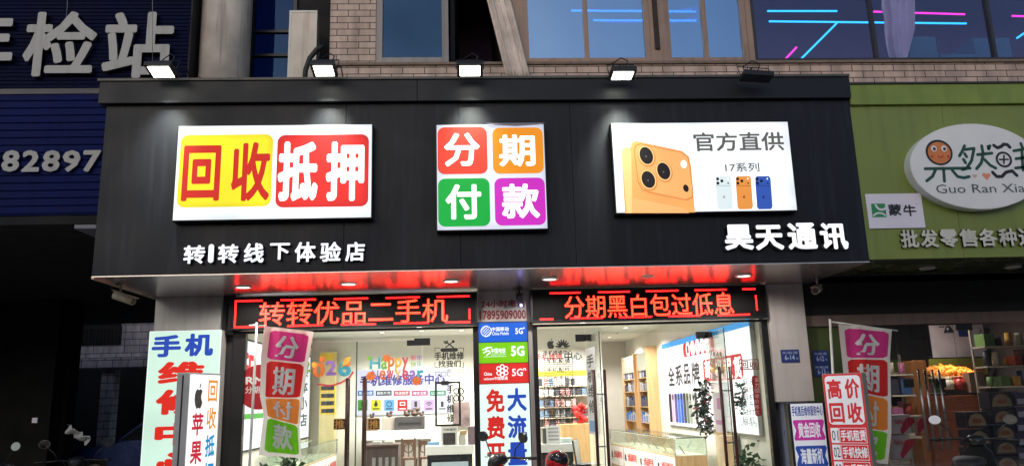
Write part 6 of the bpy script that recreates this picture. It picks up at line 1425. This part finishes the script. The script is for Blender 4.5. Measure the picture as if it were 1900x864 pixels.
# ================================================================== VEHICLES
m_tyre = M('tyre', S(26), .8, bump=.3, bscale=40)
def scooter(loc, rz, label, mbody, mtrim, mirror_m=None, s=1.0):
    """step-through scooter, nose towards local +x"""
    t = thing('scooter', loc, label, 'scooter', 'scooters parked on the pavement')
    def L(): g = MB(); g.local = True; return g
    for nm, x in (('rear_wheel', -.62), ('front_wheel', .62)):
        g = L(); g.torus((x, 0, .22), .165, .055, 'y'); w_ = g.build(nm, m_tyre, t); g = L(); g.cyl((x, -.035, .22), (x, .035, .22), .125, n=24); g.cyl((x, -.07, .22), (x, .07, .22), .03, n=12); g.build('rim', m_steel, w_)
    g = L(); g.loft([(-.95, .62, .05, .05), (-.88, .62, .13, .11), (-.7, .6, .17, .16), (-.45, .56, .18, .18), (-.2, .46, .17, .2), (-.05, .34, .15, .12)]); g.build('rear_body', mbody, t)
    g = L(); g.loft([(-.86, .74, .08, .02), (-.8, .755, .13, .05), (-.55, .77, .16, .06), (-.3, .755, .15, .055), (-.1, .72, .11, .05), (-.04, .70, .06, .02)]); g.build('seat', m_rubber, t)
    g = L(); g.loft([(-.1, .24, .16, .05), (.1, .22, .17, .05), (.32, .24, .16, .05)]); g.build('footboard', m_rubber, t)
    g = L(); Fh = Fr((.36, 0, .24), (0, 1, 0), (-.18, 0, .98), (.98, 0, .18)); g.poly(Fh, [(-.17, 0), (.17, 0), (.19, .3), (.15, .58), (.08, .66), (-.08, .66), (-.15, .58), (-.19, .3)], 0, .05); g.build('leg_shield', mbody, t)
    g = L(); g.loft([(.36, .62, .05, .1), (.42, .62, .13, .2), (.5, .58, .1, .16), (.56, .55, .04, .08)]); g.build('nose', mbody, t)
    g = L(); g.ball((.54, 0, .62), .05, .08, .06); g.build('headlight', M('lamp_glass', S(170, 175, 180), .1), t)
    g = L(); g.loft([(.48, .34, .05, .02), (.62, .44, .07, .02), (.78, .36, .05, .02)]); g.build('front_mudguard', mbody, t)
    for y in (-.06, .06): g = L(); g.tube([(.34, y, .72), (.62, y, .22)], .016, 8); g.build('fork', m_steel, t)
    g = L(); g.loft([(.14, .93, .03, .03), (.2, .95, .10, .06), (.3, .94, .10, .07), (.37, .90, .04, .04)]); g.build('handlebar_cowl', mtrim, t)
    g = L(); g.tube([(.10, -.36, .96), (.2, -.2, .97), (.24, 0, .95), (.2, .2, .97), (.10, .36, .96)], .013, 8); hb = g.build('handlebar', m_dark, t)
    for sy in (-1, 1):
        g = L(); g.tube([(.11, sy * .34, .96), (.06, sy * .46, .965)], .019, 10); g.build('grip', m_rubber, hb)
        g = L(); g.tube([(.19, sy * .30, .955), (.13, sy * .44, .95)], .006, 6); g.build('brake_lever', m_chrome, hb)
        mi = L(); mi.tube([(.18, sy * .22, .97), (.20, sy * .26, 1.06), (.17, sy * .36, 1.16)], .007, 8); mr_ = mi.build('mirror_stalk', m_dark, t)
        g = L(); Fm = Fr((.17, sy * .39, 1.19), (.1 * sy, 1, 0), (.1, 0, 1), (-1, .1 * sy, .1)); g.ell(Fm, 0, 0, .075, .058, -.03, .03, 24); g.build('mirror_shell', mtrim, mr_)
        g = L(); g.ell(Fm, 0, 0, .068, .052, .002, 0, 24); g.build('mirror_glass', (mirror_m if sy > 0 else None) or M('mirror_glass', S(120), .05, metal=1), mr_)
        g = L(); g.tube([(.22, sy * .16, .95), (.30, sy * .12, .86), (.36, sy * .06, .7)], .006, 6); g.build('cable', m_rubber, t)
    g = L(); g.ball((-.93, 0, .66), .03, .09, .03); g.build('tail_light', M('tail_red', S(140, 20, 22), .2), t)
    g = L(); g.tube([(-.4, -.17, .26), (-.6, -.2, .27), (-.85, -.2, .32)], .045, 12, [.03, .05, .05]); g.build('exhaust', m_dark, t)
    g = L(); g.tube([(-.1, .1, .2), (-.12, .22, .02)], .012, 8); g.build('kick_stand', m_steel, t)
    t.rotation_euler.z = rz; t.scale = (s, s, s)
    return t
m_redp = M('scooter_red', S(190, 26, 34), .22, var=.04); m_blk = M('scooter_black', S(30, 32, 34), .3); m_blu = M('scooter_blue', S(50, 70, 130), .3)
c0 = at(952, 838, .2)
SC1 = scooter((.47, .25, 0), rad(-146), 'red and black scooter parked in front of the middle pillar', m_redp, m_blk)
hp_ = Vector((.62, .25, 0)) + Matrix.Rotation(rad(-146), 3, 'Z') @ Vector((-.42, 0, .86))
t = thing('helmet', hp_, 'red helmet with a dark visor resting on the seat of the red scooter', 'helmet')
g = MB(); g.local = True; g.loft([(-.14, 0, .03, .03), (-.12, .0, .085, .075), (-.06, .02, .125, .115), (.02, .025, .13, .12), (.09, .01, .11, .105), (.13, -.02, .07, .07), (.145, -.03, .02, .03)], 24, 1.0); g.build('shell', m_redp, t)
g = MB(); g.local = True; g.loft([(.0, .06, .132, .07), (.06, .055, .125, .075), (.11, .04, .10, .065), (.15, .02, .05, .04)], 24, 1.0); g.build('visor', M('visor_dark', S(30, 26, 30), .1), t)
t.rotation_euler.z = rad(-60)
scooter((5.90, .2, 0), rad(50), 'dark scooter with a oval mirror painted bright with reflected light parked before the fruit shop', m_blk, m_blk, M('mirror_painted_glare', S(240, 240, 245), .3, metal=.0), 1.02)  # light caught by the mirror is put into its pale colour
scooter((-6.35, 1.6, 0), rad(70), 'black scooter in the dark passage nearer the photo edge', m_blk, m_blk)
scooter((-5.35, 1.9, 0), rad(100), 'black scooter in the dark passage nearer the repair lightbox', m_blk, m_blk)
# white cloth over a scooter seat
g = MB(); p = at(144, 806, 1.4); g.keep = True
N = 10; V = [[g.bm.verts.new((p.x - .14 + .28 * i / N, 1.4 + .05 * math.sin(i * 1.3 + j), p.z + .13 - .20 * j / N - .16 * (i / N) + .015 * math.sin(i * 2.1 + j * .8))) for i in range(N + 1)] for j in range(6)]
for A_, B_ in zip(V, V[1:]):
    for i in range(N): f = g._f([A_[i], B_[i], B_[i + 1], A_[i + 1]]); f.smooth = True
o = g.build('rain_cover', M('pale_cloth', S(150, 148, 145), .8)); sm_ = o.modifiers.new('s', 'SOLIDIFY'); sm_.thickness = .004; tag(o, 'crumpled pale rain cover lying over a scooter in the dark passage', 'cover')
p = at(64, 779, 4); g = MB(); g.box(p.x - .04, p.x + .04, 4, 4.02, p.z - .04, p.z + .04); tag(g.build('tag_plate', M('plate_white')), 'tiny pale square plate in the dark passage', 'plate')
# car
def car(loc, rz, label):
    t = thing('parked_car', loc, label, 'car')
    def L(): g = MB(); g.local = True; return g
    mp = M('car_blue', S(30, 52, 110), .25, metal=.3)
    prof = [(-2.1, .35), (-2.1, .75), (-1.95, .88), (-1.2, .95), (.75, .93), (1.7, .82), (2.05, .66), (2.1, .35)]
    g = L(); F = Fr((0, .82, 0), (1, 0, 0), (0, 0, 1), (0, -1, 0)); g.poly(F, prof, 0, 1.64); bmesh.ops.bevel(g.bm, geom=list(g.bm.edges), offset=.06, segments=3, affect='EDGES', clamp_overlap=True); g.build('body', mp, t)
    g = L(); F2 = Fr((0, .68, 0), (1, 0, 0), (0, 0, 1), (0, -1, 0)); g.poly(F2, [(-1.75, .93), (-1.2, 1.38), (-.2, 1.46), (.35, 1.40), (1.0, .93)], 0, 1.36); bmesh.ops.bevel(g.bm, geom=list(g.bm.edges), offset=.05, segments=3, affect='EDGES', clamp_overlap=True); g.build('cabin', mp, t)
    mg = M('car_glass', S(20, 24, 30), .08)
    for sy in (-1, 1):
        F3 = Fr((0, sy * .68, 0), (1, 0, 0), (0, 0, 1), (0, sy, 0))
        g = L(); g.poly(F3, [(-1.45, .98), (-1.1, 1.32), (-.35, 1.39), (-.35, .98)], .004); g.build('window', mg, t); g = L(); g.poly(F3, [(-.28, .98), (-.28, 1.39), (.3, 1.35), (.85, .98)], .004); g.build('window', mg, t)
        for x in (-1.3, 1.3): g = L(); g.torus((x, sy * .76, .32), .23, .09, 'y'); w_ = g.build('wheel', m_tyre, t); g = L(); g.cyl((x, sy * .72, .32), (x, sy * .86, .32), .18, n=24); g.build('rim', m_steel, w_)
    g = L(); g.poly(Fr((0, 0, 0), (0, 1, 0), (0, 0, 1), (1, 0, 0)), [(-.6, .96), (.6, .96), (.5, 1.36), (-.5, 1.36)], 0); g.bm.verts.ensure_lookup_table()
    for v in g.bm.verts: v.co.x = .985 - (v.co.z - .93) * 1.38 + .03
    g.build('windscreen', mg, t)
    for y in (-.6, .6): g = L(); g.ball((2.0, y, .66), .06, .16, .07); g.build('headlight', M('lamp_glass'), t)
    t.rotation_euler.z = rz
c0 = at(245, 800, 6.5)
car((-6.9, 9.6, 0), rad(178), 'blue car parked deep in the dark passage behind the repair lightbox')
